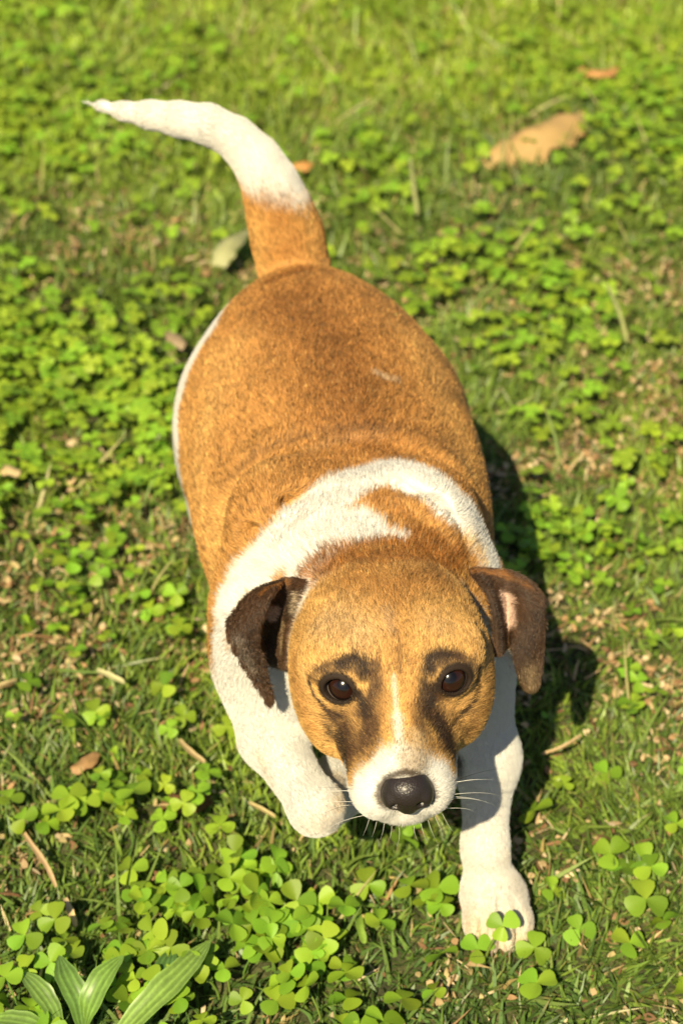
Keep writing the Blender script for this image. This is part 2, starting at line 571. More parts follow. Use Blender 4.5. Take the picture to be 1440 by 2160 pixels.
def make_clover():
    cm = leaf_mat('clover_leaf', col=LEAFLET_COL, trans=0.33, rough=0.5, vary=0.36)
    sm = leaf_mat('clover_stem', col=(0.16, 0.26, 0.045), trans=0.1, vary=0.2)
    rr = random.Random(5)
    leaf_meshes = []
    for q in range(5):
        V, F = leaflet_geom(1.0, fold=0.10 + 0.09 * q, cup=0.04 + 0.05 * (q % 3), notch=0.04 + 0.03 * (q % 3))
        leaf_meshes.append(mesh_from('leaflet', V, F, cm))
    stem_meshes = []
    for q in range(4):
        V, F = stem_geom(1.0, 0.0, 0.03, 0.024)
        V[:, 0] += 0.16 * q * np.clip(V[:, 2], 0, 1) ** 2
        stem_meshes.append((mesh_from('stem', V, F, sm), 0.16 * q))

    def clover(x, y, h, size, rz, label, group=None, tilt=None, n=3, z0=None):
        """a thing: stem mesh, with its leaflets as parts"""
        me, lean = rr.choice(stem_meshes)
        gz = float(ground_h(np.array([[x, y]]))[0]) if z0 is None else z0
        c = link('clover', me, None, (x, y, gz), (0, 0, rz), (h, h, h))
        tag(c, label, 'clover', group)
        ph = rr.uniform(0, 6.28)
        tx, ty = (rr.gauss(0, 0.30), rr.gauss(0, 0.30)) if tilt is None else tilt
        base = Matrix.Rotation(-rz, 4, 'Z') @ Matrix.Rotation(tx, 4, 'X') @ Matrix.Rotation(ty, 4, 'Y')
        for k in range(n):
            lf = bpy.data.objects.new('leaflet', rr.choice(leaf_meshes))
            COL.objects.link(lf)
            lf.parent = c
            s = size * rr.uniform(0.9, 1.08) / h
            M = Matrix.Translation((lean, 0, 1.0)) @ base @ Matrix.Rotation(ph + k * 2 * math.pi / n + rr.gauss(0, 0.1), 4, 'Z') \
                @ Matrix.Rotation(rr.gauss(0.0, 0.14), 4, 'Y') @ Matrix.Scale(s, 4)
            lf.matrix_local = M
        return c

    # clovers one can point to
    p = ground_at(1008, 1988)
    clover(p[0] + 0.002, p[1] - 0.020, 0.036, 0.0112, 0.4, 'tall clover leaf of three round leaflets right in front of the planted paw', tilt=(0.65, 0.0))
    p = ground_at(1003, 2045)
    clover(p[0], p[1], 0.018, 0.0110, 1.4, 'low clover leaf at the toes just below the tall clover by the planted paw', tilt=(0.3, 0.1))
    p = ground_at(1130, 2030)
    clover(p[0], p[1], 0.014, 0.0130, 2.6, 'clover leaf with round leaflets touching the outer toes of the planted paw', tilt=(0.3, 0))
    p = ground_at(1340, 1950)
    clover(p[0], p[1], 0.026, 0.0165, 0.2, 'lone bright clover leaf near the right edge, level with the planted paw', tilt=(0.25, 0.1))
    p = ground_at(1365, 1860)
    clover(p[0], p[1], 0.016, 0.0125, 1.9, 'small clover leaf half sunk in grass behind the lone bright clover')
    p = ground_at(942, 1935)
    clover(p[0], p[1], 0.022, 0.0150, 2.2, 'folded clover leaf on a reddish stem left of the planted paw', tilt=(0.2, -0.2))
    p = ground_at(838, 1810)
    clover(p[0], p[1], 0.018, 0.0130, 0.9, 'clover leaf alone on the grass straight below the dog nose')
    p = ground_at(1100, 2120)
    clover(p[0], p[1], 0.018, 0.0135, 0.3, 'clover leaf near the bottom edge, in the grass in front of the planted paw')
    p = ground_at(150, 1220)
    clover(p[0], p[1], 0.02, 0.0135, 0.3, 'pale clover leaf alone in the grass at the left, beyond the long bleached straw')

    # the patches: candidates thinned by density, nearest and largest first
    r = np.random.default_rng(93)
    cand = scatter(34000, 0.575, 2.9, 0.25, 92)
    dens = clover_density(cand)
    ok = r.random(len(cand)) < dens * np.where(cand[:, 1] < 1.0, 0.62, 0.75)
    cand = cand[ok]
    # keep clear of the planted paw and the body
    clear = ~((np.abs(cand[:, 0] - 0.098) < 0.036) & (np.abs(cand[:, 1] - 0.735) < 0.062))
    cand = cand[clear]
    inview = np.abs(cand[:, 0]) < 0.1944 * (cand[:, 1] * 0.8 + 0.54) + 0.01
    inview &= (cand[:, 1] > 0.66)
    behind_dog = (cand[:, 0] > -0.13) & (cand[:, 0] < 0.12) & (cand[:, 1] > 0.80) & (cand[:, 1] < 1.42)
    # grow apart: drop those too close to a nearer one
    order = np.argsort(cand[:, 1] + np.where(inview & ~behind_dog, 0, 50))
    taken, cells = [], {}
    for i in order:
        x, y = cand[i]
        k = (int(x / 0.016), int(y / 0.016))
        if cells.get(k, 0) >= 3:
            continue
        cells[k] = cells.get(k, 0) + 1
        taken.append(i)
    singles = [i for i in taken if inview[i] and not behind_dog[i]][:285]
    ss = set(singles)
    for i in singles:
        x, y = map(float, cand[i])
        d = dens[ok][clear][i]
        big = rr.uniform(0.0085, 0.0140) if y < 0.86 else rr.uniform(0.0072, 0.0115)
        h = rr.uniform(0.011, 0.024) + 0.010 * float(d)
        lab, grp = clover_place(x, y)
        clover(x, y, h, big, rr.uniform(0, 6.28), lab, grp)
    # the rest as one mass
    rest = [i for i in taken if i not in ss]
    V0, F0 = leaflet_geom(1.0, 0.2, 0.1, 0.06)
    F0 = np.array(F0)
    VV, FF, CC, off = [], [], [], 0
    for i in rest:
        x, y = cand[i]
        gz = 0.0
        h = rr.uniform(0.012, 0.028)
        size = rr.uniform(0.0066, 0.0116)
        B = np.array((Matrix.Rotation(rr.gauss(0, .25), 3, 'X') @ Matrix.Rotation(rr.gauss(0, .25), 3, 'Y')))
        ph = rr.uniform(0, 6.28)
        c = np.array(LEAFLET_COL) * rr.uniform(0.75, 1.3) * np.array([rr.uniform(0.85, 1.25), 1, 1])
        for k in range(3):
            M = B @ np.array(Matrix.Rotation(ph + k * 2.094, 3, 'Z')) * size
            v = V0 @ M.T + np.array([x, y, gz + h])
            VV.append(v)
            FF.append(F0 + off)
            CC.append(np.tile(c, (len(v), 1)))
            off += len(v)
    cm2 = leaf_mat('clover_mass', attr='tint', trans=0.33, rough=0.5)
    o = link('clover_cover', mesh_from('clover_cover', np.concatenate(VV), np.concatenate(FF), cm2, attrs={'tint': np.concatenate(CC)}))
    tag(o, 'far bright clover spreading through the lawn behind the dog', 'clover', kind='stuff')


# ------------------------------------------------------------------ weeds and litter
def strip_leaf(path, widths, cross=5, fold=0.25, thick=None):
    """a leaf blade along a 3-D path, with a folded cross-section"""
    path = np.asarray(path, float)
    n = len(path)
    t = np.gradient(path, axis=0)
    t /= np.linalg.norm(t, axis=1)[:, None]
    up = np.array([0, 0, 1.0])
    s = np.cross(t, up)
    s /= np.linalg.norm(s, axis=1)[:, None] + 1e-9
    nn = np.cross(s, t)
    V, F = [], []
    for i in range(n):
        for j in range(cross):
            q = -1 + 2 * j / (cross - 1)
            V.append(path[i] + s[i] * q * widths[i] * 0.5 + nn[i] * fold * abs(q) * widths[i] * 0.5)
    for i in range(n - 1):
        for j in range(cross - 1):
            a = i * cross + j
            F.append((a, a + 1, a + cross + 1, a + cross))
    return np.array(V), F


def smooth_path(P, n=14):
    P = np.asarray(P, float)
    m = len(P)
    t = np.linspace(0, m - 1, n)
    out = []
    for x in t:
        i = min(int(x), m - 2)
        f = x - i
        p0, p1, p2, p3 = P[max(i - 1, 0)], P[i], P[i + 1], P[min(i + 2, m - 1)]
        out.append(0.5 * ((2 * p1) + (-p0 + p2) * f + (2 * p0 - 5 * p1 + 4 * p2 - p3) * f * f + (-p0 + 3 * p1 - 3 * p2 + p3) * f ** 3))
    return np.array(out)


def veined_mat(name, col, light, bands=5.0, trans=0.25):
    m = leaf_mat(name, col=col, trans=trans, rough=0.38, spec=0.5)
    return m


def make_plantain():
    m = leaf_mat('plantain_leaf', attr='tint', trans=0.28, rough=0.4, spec=0.5)
    root = link('plantain', None, None, ground_at(120, 2190))
    root.empty_display_size = 0.02
    tag(root, 'narrow-leaved plantain weed with ribbed arching leaves among the clover', 'plantain')
    base = np.array(ground_at(120, 2190))
    specs = [  # photo pixels along the leaf with height, and its greatest width in metres
        ([(225, 2215, .010), (310, 2125, .030), (385, 2050, .036), (446, 1982, .030)], 0.0235, (0.19, 0.30, 0.060)),
        ([(180, 2170, .008), (190, 2120, .026), (220, 2060, .036), (262, 2015, .036)], 0.0200, (0.17, 0.29, 0.055)),
        ([(175, 2170, .008), (165, 2110, .026), (140, 2060, .032), (125, 2015, .028)], 0.0190, (0.13, 0.23, 0.05)),
        ([(130, 2170, .006), (105, 2120, .020), (75, 2080, .026), (45, 2050, .022)], 0.0165, (0.16, 0.26, 0.06)),
        ([(300, 2165, .008), (330, 2100, .020), (350, 2040, .022), (368, 1995, .018)], 0.0180, (0.10, 0.20, 0.05)),
        ([(120, 2185, .006), (70, 2165, .016), (20, 2155, .018), (-40, 2150, .014)], 0.0190, (0.17, 0.28, 0.06)),
    ]
    for pts, w, col in specs:
        P = smooth_path([ground_at(x, y, z) for x, y, z in pts], 16)
        f = np.linspace(0, 1, 16)
        wid = 0.82 * w * np.interp(f, [0, 0.12, 0.3, 0.5, 0.7, 0.85, 0.95, 1], [0.35, 0.55, 0.88, 1.0, 0.86, 0.50, 0.17, 0.02]) * (1 + 0.05 * np.sin(f * 23 + w * 900))
        cross = 13
        V, F = strip_leaf(P, wid, cross=cross, fold=0.22)
        # five raised ribs running the length of the leaf
        q = np.tile(np.linspace(-1, 1, cross), 16)
        rib = np.abs(np.cos(q * np.pi * 2.0))
        V[:, 2] += 0.0011 * rib * np.repeat(wid / w, cross)
        C = np.array(col)[None] * 1.2 * (0.72 + 0.62 * rib[:, None] ** 3) * (0.85 + 0.3 * noise(V, 160, 6))[:, None]
        lf = link('leaf', mesh_from('leaf', V - base, F, m, attrs={'tint': C}), root)
    return root


def make_litter():
    straw = leaf_mat('straw', col=(0.50, 0.38, 0.19), trans=0.1, rough=0.6, vary=0.15, tcol=(1, .9, .6))

    def stalk(name, pts, w, label, cat, mat=straw, fold=0.5):
        P = smooth_path([ground_at(x, y, z) for x, y, z in pts], 12)
        c = P.mean(0)
        f = np.linspace(0, 1, 12)
        wid = w * 0.78 * (0.6 + 0.4 * np.sin(np.pi * f)) * (0.9 + 0.1 * np.sin(f * 17))
        V, F = strip_leaf(P, wid, cross=5, fold=fold)
        V2 = V.copy()
        V2[:, 2] -= w * 0.35
        n = len(V)
        F2 = [tuple(n + i for i in reversed(f_)) for f_ in F]
        o = link(name, mesh_from(name, np.concatenate([V, V2]) - c, list(F) + F2, mat), None, c)
        return tag(o, label, cat)

    stalk('straw', [(38, 1738, .016), (70, 1785, .018), (98, 1825, .018), (118, 1868, .014)], 0.0046,
          'long bleached straw lying diagonally in the grass left of the clover patch', 'straw')
    stalk('straw', [(205, 1412, .022), (232, 1424, .024), (262, 1438, .023)], 0.0052,
          'short pale straw lying flat on the grass left of the dog shoulder', 'straw',
          leaf_mat('pale_straw', col=(0.55, 0.52, 0.27), trans=0.1, rough=0.6))
    stalk('straw', [(378, 1560, .018), (402, 1585, .019), (432, 1607, .017)], 0.0050,
          'tan straw with a split end lying left of the raised paw', 'straw')
    stalk('straw', [(1142, 1590, .016), (1185, 1575, .020), (1225, 1550, .020)], 0.0030,
          'thin curved straw lying across the ear shadow on the right', 'straw')
    stalk('straw', [(-12, 1450, .018), (12, 1442, .020), (36, 1434, .018)], 0.0052,
          'stub of straw cut by the left edge of the lawn view', 'straw')
    stalk('straw', [(525, 1692, .012), (552, 1706, .013), (580, 1722, .012)], 0.0036,
          'small straw lying on the grass under the raised paw', 'straw')
    stalk('straw', [(138, 1895, .014), (150, 1925, .016), (160, 1950, .012)], 0.0060,
          'bleached curled straw bit between the long straw and the plantain', 'straw')
    stalk('straw', [(755, 1915, .014), (758, 1950, .022), (768, 1985, .020)], 0.0070,
          'fat pale green grass stalk standing among clover below the dog chin', 'straw',
          leaf_mat('green_stalk', col=(0.22, 0.34, 0.05), trans=0.2))
    stalk('straw', [(1280, 600, .030), (1305, 660, .034), (1322, 720, .026)], 0.0050,
          'long pale stalk leaning in the blurred grass right of the dog\'s rump', 'straw',
          leaf_mat('pale_stalk', col=(0.40, 0.42, 0.16), trans=0.2))
    stalk('straw', [(865, 335, .03), (872, 400, .034), (880, 450, .026)], 0.0058,
          'pale grass stalk standing upright in the blurred lawn right of the tail', 'straw',
          leaf_mat('pale_stalk', col=(0.42, 0.44, 0.17), trans=0.2))

    def dead_leaf(name, pts, widths, label, col, curl=0.5, cat='dead leaf', seed=1):
        P = smooth_path([ground_at(x, y, z) for x, y, z in pts], 14)
        c = P.mean(0)
        f = np.linspace(0, len(widths) - 1, 14)
        wid = np.interp(f, np.arange(len(widths)), widths) * (1 + 0.16 * np.sin(f * 7.3 + seed) + 0.04 * np.sin(f * 17.0 + 2 * seed))
        V, F = strip_leaf(P, wid, cross=9, fold=0)
        q = np.tile(np.linspace(-1, 1, 9), 14)
        w = np.repeat(wid, 9)
        V[:, 2] += w * 0.5 * (-curl * q * q) + (noise(V, 70, seed) - 0.5) * 0.22 * max(widths) + (noise(V, 220, seed) - 0.5) * 0.003
        V[:, :2] += (np.stack([noise(V, 90, seed + 20), noise(V, 90, seed + 21)], 1) - 0.5) * 0.12 * w[:, None]
        m = leaf_mat('dry_leaf', col=col, trans=0.12, rough=0.6, tcol=(1, .8, .5))
        V2 = V.copy()
        V2[:, 2] -= 0.0008
        n = len(V)
        F2 = [tuple(n + i for i in reversed(f_)) for f_ in F]
        o = link(name, mesh_from(name, np.concatenate([V, V2]) - c, list(F) + F2, m), None, c)
        return tag(o, label, cat)

    dead_leaf('dead_leaf', [(1015, 330, .012), (1075, 300, .024), (1145, 265, .034), (1200, 240, .034), (1224, 238, .028)],
              [0.030, 0.056, 0.060, 0.050, 0.020],
              'large tan curled dead leaf half hidden in blurred grass behind the dog', (0.46, 0.30, 0.12), 0.7, seed=3)
    dead_leaf('dead_leaf', [(1225, 140, .030), (1262, 150, .034), (1300, 142, .030)], [0.008, 0.020, 0.010],
              'small orange brown dead leaf far behind, beyond the large tan leaf', (0.50, 0.25, 0.09), 0.6, seed=4)
    dead_leaf('dead_leaf', [(618, 346, .028), (638, 344, .030), (658, 343, .028)], [0.006, 0.018, 0.006],
              'small orange dead leaf beside the white part of the tail', (0.50, 0.24, 0.07), 0.5, seed=5)
    dead_leaf('dead_leaf', [(460, 560, .024), (470, 530, .034), (492, 502, .036), (525, 484, .026)], [0.012, 0.025, 0.020, 0.008],
              'pale grey green leaf lying beside the brown base of the tail', (0.36, 0.36, 0.17), 0.4, seed=6)
    dead_leaf('dead_leaf', [(352, 700, .026), (370, 712, .030), (392, 728, .026)], [0.006, 0.017, 0.008],
              'faded pinkish dead leaf in clover left of the rump', (0.30, 0.22, 0.13), 0.5, seed=7)
    dead_leaf('dead_leaf', [(-10, 980, .026), (15, 986, .030), (45, 994, .028)], [0.008, 0.013, 0.006],
              'tan dead leaf cut by the left edge in the clover', (0.48, 0.36, 0.18), 0.5, seed=8)
    dead_leaf('dead_leaf', [(340, 1700, .002), (390, 1688, .006), (450, 1684, .004)], [0.010, 0.024, 0.010],  # stands for a patch of bare soil, built as a low leaf-shaped sheet
              'dark brown patch of bare soil in a gap of the grass left of the raised paw', (0.15, 0.075, 0.032), 0.2, seed=10)
    dead_leaf('dead_leaf', [(150, 1625, .012), (180, 1605, .016), (205, 1585, .014)], [0.006, 0.013, 0.006],
              'rust coloured dead leaf in the grass at the left below the short pale straw', (0.36, 0.21, 0.09), 0.5, seed=11)


# ------------------------------------------------------------------ dog: one continuous skin from a signed-distance sculpt
def vdot(ax, ay, az, b):
    return ax * b[0] + ay * b[1] + az * b[2]


class Ell:
    def __init__(s, c, r, rot=None, k=0.02, flow=(0, 1, 0), ln=0.006, part='body'):
        s.c, s.r, s.k, s.flow, s.ln, s.part = np.array(c, float), np.array(r, float), k, np.array(flow, float), ln, part
        s.M = np.eye(3) if rot is None else np.array(Matrix(rot))
        e = np.sqrt(((s.M * s.r[None, :]) ** 2).sum(1))
        s.lo, s.hi = s.c - e, s.c + e

    def __call__(s, x, y, z):
        x, y, z = x - s.c[0], y - s.c[1], z - s.c[2]
        q = [vdot(x, y, z, s.M[:, i]) / s.r[i] for i in range(3)]
        k0 = np.sqrt(q[0] ** 2 + q[1] ** 2 + q[2] ** 2)
        k1 = np.sqrt((q[0] / s.r[0]) ** 2 + (q[1] / s.r[1]) ** 2 + (q[2] / s.r[2]) ** 2)
        return k0 * (k0 - 1) / (k1 + 1e-6)


class Cone:
    def __init__(s, a, b, ra, rb, k=0.02, flow=None, ln=0.006, part='body'):
        s.a, s.b, s.ra, s.rb, s.k, s.ln, s.part = np.array(a, float), np.array(b, float), ra, rb, k, ln, part
        d = s.b - s.a
        s.flow = d / np.linalg.norm(d) if flow is None else np.array(flow, float)
        s.lo = np.minimum(s.a - ra, s.b - rb)
        s.hi = np.maximum(s.a + ra, s.b + rb)

    def __call__(s, x, y, z):
        d = s.b - s.a
        x, y, z = x - s.a[0], y - s.a[1], z - s.a[2]
        t = np.clip(vdot(x, y, z, d) / d.dot(d), 0, 1)
        return np.sqrt((x - t * d[0]) ** 2 + (y - t * d[1]) ** 2 + (z - t * d[2]) ** 2) - (s.ra + t * (s.rb - s.ra))


class Torso:
    """barrel with an elliptical section that changes along y; rows: y, cx, cz, rx, rz"""
    def __init__(s, rows, k=0.02, flow=(0, 1, -0.12), ln=0.0044):
        rows = np.array(rows)
        yy = np.linspace(rows[0, 0], rows[-1, 0], 200)
        s.y = yy
        P = []
        for j in range(1, 5):
            v = np.interp(yy, rows[:, 0], rows[:, j])
            w = np.ones(21) / 21
            vp = np.pad(v, 10, mode='edge') if j < 3 else np.pad(v, 10, mode='reflect', reflect_type='odd')
            P.append(np.convolve(vp, w, 'valid'))
        s.cx, s.cz, s.rx, s.rz = P
        s.rx = np.maximum(s.rx, 0.004)
        s.rz = np.maximum(s.rz, 0.004)
        s.k, s.flow, s.ln, s.part = k, np.array(flow, float), ln, 'body'
        s.lo = np.array([(s.cx - s.rx).min(), yy[0], (s.cz - s.rz).min()])
        s.hi = np.array([(s.cx + s.rx).max(), yy[-1], (s.cz + s.rz).max()])

    def __call__(s, x, y, z):
        yc = np.clip(y, s.y[0], s.y[-1])
        f = lambda a: np.interp(yc, s.y, a)
        cx, cz, rx, rz = f(s.cx), f(s.cz), f(s.rx), f(s.rz)
        q = np.sqrt(((x - cx) / rx) ** 2 + ((z - cz) / rz) ** 2)
        d = (q - 1) * np.minimum(rx, rz) * 0.9
        return np.maximum(d, np.abs(y - yc) * 1.0 + d * (np.abs(y - yc) < 1e-9) - (np.abs(y - yc) < 1e-9) * 0.0)


def sheet_points(rows, n=44, m=26):
    """dense points on the smooth sheet through rows of control points"""
    G = np.array([smooth_path(rw, m) for rw in rows])
    G = np.array([smooth_path(G[:, j], n) for j in range(m)])     # m, n, 3
    return G.transpose(1, 0, 2)


class Sheet:
    def __init__(s, rows, thick, k=0.008, ln=0.0035, part='ear', flow=None):
        s.G = sheet_points(rows)
        s.pts = s.G.reshape(-1, 3)
        s.k, s.ln, s.part, s.th = k, ln, part, thick
        du = np.gradient(s.G, axis=0)
        s.flows = (du / (np.linalg.norm(du, axis=2)[..., None] + 1e-9)).reshape(-1, 3)
        s.flow = np.array([0, 0, -1.0])
        s.tv = np.repeat(np.interp(np.linspace(0, 1, s.G.shape[0]), [0, .35, 1], [thick * 1.35, thick, thick * 0.9]), s.G.shape[1])
        s.lo, s.hi = s.pts.min(0) - thick, s.pts.max(0) + thick

    def near(s, P):
        idx = np.empty(len(P), int)
        dd = np.empty(len(P))
        A = s.pts.astype(np.float32)
        aa = (A ** 2).sum(1)
        o = A.mean(0)
        A = A - o
        aa = (A ** 2).sum(1)
        for i in range(0, len(P), 20000):
            q = (P[i:i + 20000] - o).astype(np.float32)
            d2 = aa[None] - 2 * q @ A.T
            j = d2.argmin(1)
            idx[i:i + 20000] = j
            dd[i:i + 20000] = np.sqrt(np.maximum(d2[np.arange(len(q)), j] + (q ** 2).sum(1), 0))
        return dd, idx

    def __call__(s, x, y, z):
        x, y, z = np.broadcast_arrays(x, y, z)
        P = np.stack([x.ravel(), y.ravel(), z.ravel()], 1)
        d, i = s.near(P)
        return (d - s.tv[i]).reshape(x.shape)


# head frame: turned and rolled a little
HC = np.array([0.0285, 0.755, 0.225])
_roll, _yaw = R(4.0), R(2.6)
HM = np.array(Matrix.Rotation(_yaw, 3, 'Z') @ Matrix.Rotation(-_roll, 3, 'Y'))


def hd(dx, y, z):
    return HC + HM @ np.array([dx, y - HC[1], z - HC[2]])


HMAT = Matrix(HM.tolist())
EYE_R = 0.0098
EYES = [at(727, 1443, 0.7165), at(946, 1428, 0.7165)]
NOSE = hd(0.0015, 0.6555, 0.2175)


def dog_prims():
    A = []
    # trunk
    A.append(Torso([(0.775, 0.014, 0.165, 0.000, 0.000), (0.79, 0.014, 0.165, 0.052, 0.050), (0.82, 0.013, 0.170, 0.072, 0.068), (0.86, 0.010, 0.180, 0.085, 0.079),
                    (0.90, 0.004, 0.187, 0.095, 0.086), (0.95, -0.001, 0.190, 0.101, 0.092), (1.00, -0.006, 0.192, 0.102, 0.093),
                    (1.05, -0.014, 0.193, 0.100, 0.094), (1.09, -0.019, 0.193, 0.092, 0.092), (1.12, -0.023, 0.193, 0.077, 0.086),
                    (1.145, -0.027, 0.193, 0.057, 0.074), (1.165, -0.029, 0.193, 0.036, 0.047), (1.18, -0.030, 0.193, 0.0, 0.0)]))
    # shoulder roll and neck roll
    A.append(Ell((0.010, 0.852, 0.187), (0.0895, 0.046, 0.0875), Matrix.Rotation(R(-14), 3, 'X'), k=0.008, flow=(0, 1, -0.1), ln=0.0055))
    A.append(Cone((0.016, 0.845, 0.200), (0.026, 0.790, 0.208), 0.068, 0.054, k=0.014, flow=(0, 1, -0.1), ln=0.0065))
    A.append(Ell((0.018, 0.81, 0.162), (0.050, 0.038, 0.050), k=0.02, flow=(0, 0.3, -1), ln=0.005))
    # blades and hips under the coat
    for sx in (-1, 1):
        A.append(Ell((0.006 + sx * 0.046, 0.872, 0.247), (0.026, 0.040, 0.026), Matrix.Rotation(R(-10), 3, 'X'), k=0.03, flow=(0, 1, -.1), ln=0.005))
    # thighs
    for sx, cx in ((-1, -0.014), (1, -0.014)):
        A.append(Ell((cx + sx * 0.070, 1.070, 0.150), (0.035, 0.056, 0.070), k=0.03, flow=(0, 0.5, -1), ln=0.006))
        A.append(Cone((cx + sx * 0.060, 1.055, 0.100), (cx + sx * 0.058, 1.130, 0.062), 0.034, 0.0175, k=0.02, flow=(0, .3, -1), ln=0.005))
        A.append(Cone((cx + sx * 0.058, 1.130, 0.062), (cx + sx * 0.058, 1.105, 0.020), 0.0165, 0.0165, k=0.012, ln=0.004))
        A.append(Ell((cx + sx * 0.058, 1.088, 0.016), (0.0215, 0.030, 0.0175), k=0.012, flow=(0, -1, -.2), ln=0.003))
        for t in (-1.5, -0.5, 0.5, 1.5):
            A.append(Ell((cx + sx * 0.058 + t * 0.0105, 1.066 + 0.003 * abs(t), 0.0115), (0.0064, 0.0125, 0.0105), k=0.004, flow=(0, -1, -.3), ln=0.002, part='paw'))
    # planted fore leg
    A.append(Ell((0.073, 0.845, 0.165), (0.032, 0.043, 0.058), k=0.025, flow=(0, .2, -1), ln=0.0045))
    A.append(Cone((0.080, 0.825, 0.150), (0.0930, 0.803, 0.098), 0.026, 0.0185, k=0.022, ln=0.004))
    A.append(Cone((0.0930, 0.803, 0.098), (0.0925, 0.774, 0.046), 0.0178, 0.0128, k=0.016, ln=0.0030))
    A.append(Cone((0.0925, 0.774, 0.046), (0.0955, 0.763, 0.020), 0.0126, 0.0150, k=0.012, ln=0.003))
    A.append(Ell((0.0995, 0.756, 0.0165), (0.0212, 0.0245, 0.0165), k=0.012, flow=(0, -1, -.2), ln=0.003))
    for t in (-1.5, -0.5, 0.5, 1.5):
        A.append(Ell((0.1005 + t * 0.0108, 0.7330 + 0.0045 * abs(t) - (0.002 if abs(t) < 1 else 0), 0.0110), (0.0061, 0.0130, 0.0112),
                     Matrix.Rotation(R(t * -7), 3, 'Z'), k=0.0035, flow=(0, -1, -.3), ln=0.002, part='paw'))
    # raised fore leg: upper arm, forearm, bent wrist, paw hanging back
    A.append(Ell((-0.045, 0.846, 0.158), (0.033, 0.044, 0.056), k=0.025, flow=(0, .2, -1), ln=0.006))
    A.append(Cone((-0.046, 0.827, 0.152), (-0.044, 0.793, 0.126), 0.028, 0.0190, k=0.022, ln=0.004))
    A.append(Cone((-0.044, 0.793, 0.126), (-0.0165, 0.742, 0.1180), 0.0185, 0.0138, k=0.009, ln=0.0032))
    A.append(Ell((-0.0150, 0.7405, 0.1170), (0.0152, 0.0155, 0.0150), k=0.010, flow=(.4, -.6, -.4), ln=0.003))
    A.append(Cone((-0.0125, 0.746, 0.113), (-0.0045, 0.776, 0.095), 0.0120, 0.0140, k=0.008, ln=0.0035))
    A.append(Ell((-0.005, 0.782, 0.091), (0.0175, 0.022, 0.0140), Matrix.Rotation(R(32), 3, 'X'), k=0.010, flow=(.2, .8, -.5), ln=0.003))
    for t in (-1.5, -0.5, 0.5, 1.5):
        A.append(Ell((-0.004 + t * 0.0095, 0.798 - 0.003 * abs(t), 0.075), (0.0060, 0.0125, 0.0095), Matrix.Rotation(R(40), 3, 'X'),
                     k=0.0035, flow=(.2, .8, -.5), ln=0.002, part='paw'))
    # tail
    T = [(630, 615, 1.150, 84), (620, 565, 1.160, 83), (606, 500, 1.166, 79), (588, 440, 1.168, 72), (568, 385, 1.170, 63), (540, 335, 1.172, 56), (497, 292, 1.174, 51),
         (440, 263, 1.175, 49), (380, 252, 1.18, 44), (320, 243, 1.185, 37), (265, 235, 1.19, 27), (220, 225, 1.195, 15), (185, 217, 1.20, 5)]
    pts = [at(x, y, Y) for x, y, Y, w in T]
    rad = [w / FPX * (Y * math.cos(PITCH) + (CAM_Z - p[2]) * math.sin(PITCH)) - (0.0025 + 0.0024 * min(1, q / 6)) for q, ((x, y, Y, w), p) in enumerate(zip(T, pts))]
    rad = [max(r_, 0.0012) for r_ in rad]
    for i in range(len(pts) - 1):
        A.append(Cone(pts[i], pts[i + 1], rad[i], rad[i + 1], k=0.003 if i < 2 else 0.012, ln=0.005 if i < 4 else 0.0050 + 0.0004 * max(0, i - 8), part='tail'))
    # head
    fl = HM @ np.array([0, 1, 0.25])
    A.append(Ell(hd(0, 0.768, 0.2200), (0.0530, 0.056, 0.0525), HMAT, k=0.014, flow=HM @ np.array([0, 1, .1]), ln=0.0045, part='head'))
    for sx in (-1, 1):
        A.append(Ell(hd(sx * 0.031, 0.748, 0.2110), (0.0255, 0.040, 0.036), HMAT, k=0.016, flow=HM @ np.array([sx * .5, 1, -.3]), ln=0.0045, part='head'))
        A.append(Ell(hd(sx * 0.024, 0.733, 0.2480), (0.0260, 0.0250, 0.0170), HMAT, k=0.014, flow=HM @ np.array([sx * .25, .8, .6]), ln=0.0035, part='head'))
    A.append(Ell(hd(0, 0.737, 0.242), (0.030, 0.034, 0.026), HMAT, k=0.014, flow=HM @ np.array([0, .8, .5]), ln=0.0035, part='head'))
    # muzzle
    A.append(Cone(hd(0, 0.722, 0.2200), hd(0.000, 0.680, 0.2130), 0.0325, 0.0210, k=0.014, flow=fl, ln=0.0032, part='head'))
    A.append(Cone(hd(0, 0.716, 0.2390), hd(0.001, 0.668, 0.2290), 0.0165, 0.0118, k=0.012, flow=fl, ln=0.0022, part='head'))
    for sx in (-1, 1):
        A.append(Ell(hd(sx * 0.0128 - .0005, 0.6750, 0.2075), (0.0158, 0.0195, 0.0185), HMAT, k=0.008, flow=HM @ np.array([sx * .8, .9, -.5]), ln=0.0036, part='head'))
        A.append(Ell(hd(sx * 0.0165, 0.703, 0.206), (0.0135, 0.026, 0.022), HMAT, k=0.012, flow=HM @ np.array([sx * .5, 1, -.3]), ln=0.0036, part='head'))
    A.append(Ell(hd(0.000, 0.6770, 0.1935), (0.0155, 0.0180, 0.0095), HMAT, k=0.006, flow=HM @ np.array([0, .6, -1]), ln=0.0045, part='head'))
    A.append(Cone(hd(0, 0.690, 0.196), hd(0, 0.760, 0.180), 0.020, 0.032, k=0.014, flow=HM @ np.array([0, 1, -.2]), ln=0.004, part='head'))
